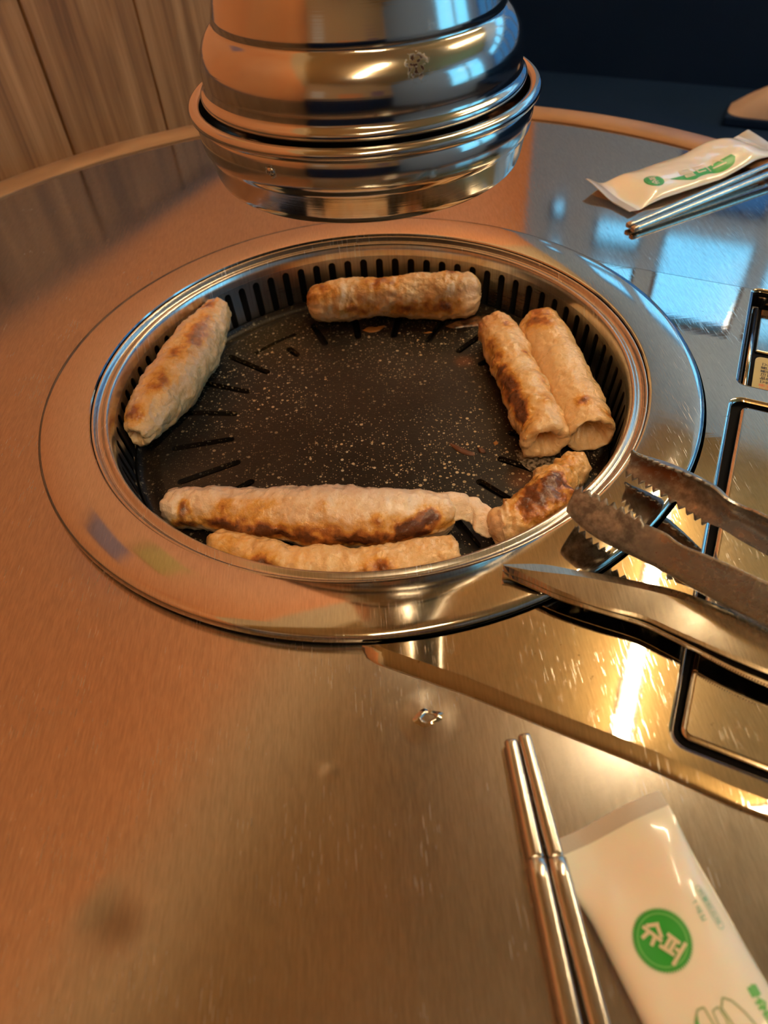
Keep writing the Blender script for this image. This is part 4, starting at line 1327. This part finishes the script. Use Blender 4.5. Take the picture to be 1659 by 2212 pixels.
tong_arm('far_jaw_arm', st_, .40, 11, .0032, .45, [(.03, .1, .05, .6, .50), (.09, -.2, .05, .7, .62), (.20, .05, .050, .60, 1.7), (.13, -.5, .04, .4, .6)], 'arm showing its hollow inner face with brown residue')
near = [((.0925, -.1440, .019), (.0915, -.1470, .014)), ((.0943, -.1448, .0215), (.0893, -.1500, .014)), ((.1002, -.1548, .0245), (.0955, -.1617, .014)), ((.1067, -.1628, .026), (.1032, -.1706, .014)), ((.1133, -.1711, .027), (.1110, -.1771, .014)), ((.1210, -.1792, .028), (.1193, -.1846, .014)),
        ((.1257, -.1862, .028), (.1264, -.1914, .014)), ((.1318, -.1924, .029), (.1327, -.1977, .013)), ((.1402, -.2004, .030), (.1407, -.2055, .013)), ((.1509, -.2114, .031), (.1544, -.2184, .014)), ((.180, -.236, .032), (.182, -.243, .017)), ((.225, -.268, .031), (.226, -.273, .018)), ((.256, -.2885, .027), (.2565, -.291, .0175))]
st_ = []
for i, (t, m) in enumerate(near):
    t, m = V3(*t), V3(*m)
    b = V3(t.x + .002, t.y + .001, lerp(.006, .0112, i / 12))
    if i == 0: b.z = .010
    st_.append((b, m, t))
tong_arm('near_jaw_arm', st_, .35, 10, .0032, .85, [(.06, .8, .05, .3, .5)], 'arm showing its scorched outer face')
mb = MB().tube([(.2575, -.2900, .007), (.2575, -.2900, .030)], .0055, 16)
mb.build('hinge_pin', M_CHOP, tongs)

# ================================================================== scissors
scis = empty('kitchen_scissors', (.17, -.23, -.003), 'steel kitchen scissors with closed blades pointing left, tip over the ring', 'scissors')
topl = [(.0552, -.1722), (.0725, -.1737), (.0859, -.1785), (.0976, -.1824), (.1124, -.1881), (.1244, -.1932), (.1355, -.1998), (.1436, -.2052), (.1577, -.2155), (.178, -.2315), (.200, -.2490)]
midl = [(.0553, -.1732), (.0695, -.1781), (.0832, -.1817), (.0960, -.1862), (.1111, -.1923), (.1225, -.1975), (.1320, -.2030), (.1395, -.2080), (.1555, -.2200), (.176, -.2370), (.198, -.2530)]
lowl = [(.0556, -.1744), (.0660, -.1818), (.0754, -.1888), (.0850, -.1945), (.0960, -.2003), (.1090, -.2063), (.1180, -.2133), (.1260, -.2195), (.1440, -.2330), (.168, -.2490), (.193, -.2640)]
def blade(name, T_, Mi, Lo, z, parent, dz=.0):
    n_ = 60
    A_, B_, C_ = spline(T_, n_), spline(Mi, n_), spline(Lo, n_)
    rows = []
    for i in range(n_):
        a, b, c = Vector(A_[i]), Vector(B_[i]), Vector(C_[i])
        zi = z + .0012 * i / n_
        k = (c - b).normalized()
        rows.append([V3(a.x, a.y, zi - .0034), V3(a.x, a.y, zi - .17 * (a - b).length), V3(b.x, b.y, zi), V3(*(c - k * .0014), zi - .0020 * min(1, (c - b).length / .015)), V3(c.x, c.y, zi - .0028), V3(c.x, c.y, zi - .0034)])
    mb = MB().grid(rows, close_u=True, flip=False)
    mb.f.append((0, 1, 2, 3, 4, 5)); mb.f.append(tuple((n_ - 1) * 6 + j for j in range(6))[::-1])
    o = mb.build(name, M_SCIS, parent, smooth=False)
    bm = bmesh.new(); bm.from_mesh(o.data); bmesh.ops.recalc_face_normals(bm, faces=bm.faces); bm.to_mesh(o.data); bm.free()
    return o
blade('upper_blade', topl, midl, lowl, .0072, scis)
sh = lambda L_, dx, dy: [(x + dx * min(1, i / 5), y + dy * min(1, i / 5)) for i, (x, y) in enumerate(L_)]
lower_low = [(x + .0004, y + .0004) for x, y in lowl[:5]] + [(.1090, -.2066), (.1180, -.2140), (.1255, -.2206), (.1420, -.2350), (.166, -.2510), (.193, -.2650)]
blade('lower_blade', [(x, y) for x, y in sh(topl, .0015, .0022)], midl, lower_low, .0032, scis)
# fine teeth along the lower blade's edge
mb = MB()
LL = spline(lower_low, 240)
for i in range(110, 200):
    a = Vector(LL[i]); b = Vector(LL[i + 1]); d = (b - a); nn = Vector((d.y, -d.x)).normalized()
    if nn.y > 0: nn = -nn
    z = .0032 + .0012 * i / 240 - .0014
    p_ = [a, a + d * .6, a + d * .3 + nn * .0006]
    mb.add([V3(q.x, q.y, z - .0004) for q in p_] + [V3(q.x, q.y, z + .0003) for q in p_], [(0, 2, 1), (3, 4, 5), (0, 1, 4, 3), (1, 2, 5, 4), (2, 0, 3, 5)])
o = mb.build('edge_teeth', M_SCIS, scis, smooth=False); o['kind'] = 'stuff'
MB().lathe([(.0, .0098), (.0040, .0096), (.0052, .0086), (.0055, .0076)], (.190, -.2500), 24, flip=False).build('pivot_screw', M_CHOP, scis)
for (c, rx, ry, yaw, p0) in (((.2520, -.2630), .026, .0155, -.25, (.199, -.2500)), ((.2300, -.2990), .026, .0155, -.90, (.195, -.2590))):
    z = TZ + .0060 if False else .0010
    pts = [(c[0] + rx * cos(a) * cos(yaw) - ry * sin(a) * sin(yaw), c[1] + rx * cos(a) * sin(yaw) + ry * sin(a) * cos(yaw), z) for a in [2 * pi * i / 40 for i in range(41)]]
    mb = MB().tube(pts, .0042, 12, caps=False)
    q = Vector(c) + (Vector(p0) - Vector(c)).normalized() * .024
    mb.tube([(p0[0], p0[1], .0045), (lerp(p0[0], q.x, .5), lerp(p0[1], q.y, .5), .0030), (q.x, q.y, z)], [.0038, .0042, .0044], 12)
    mb.build('handle_loop', M_BLACKPLASTIC, scis)
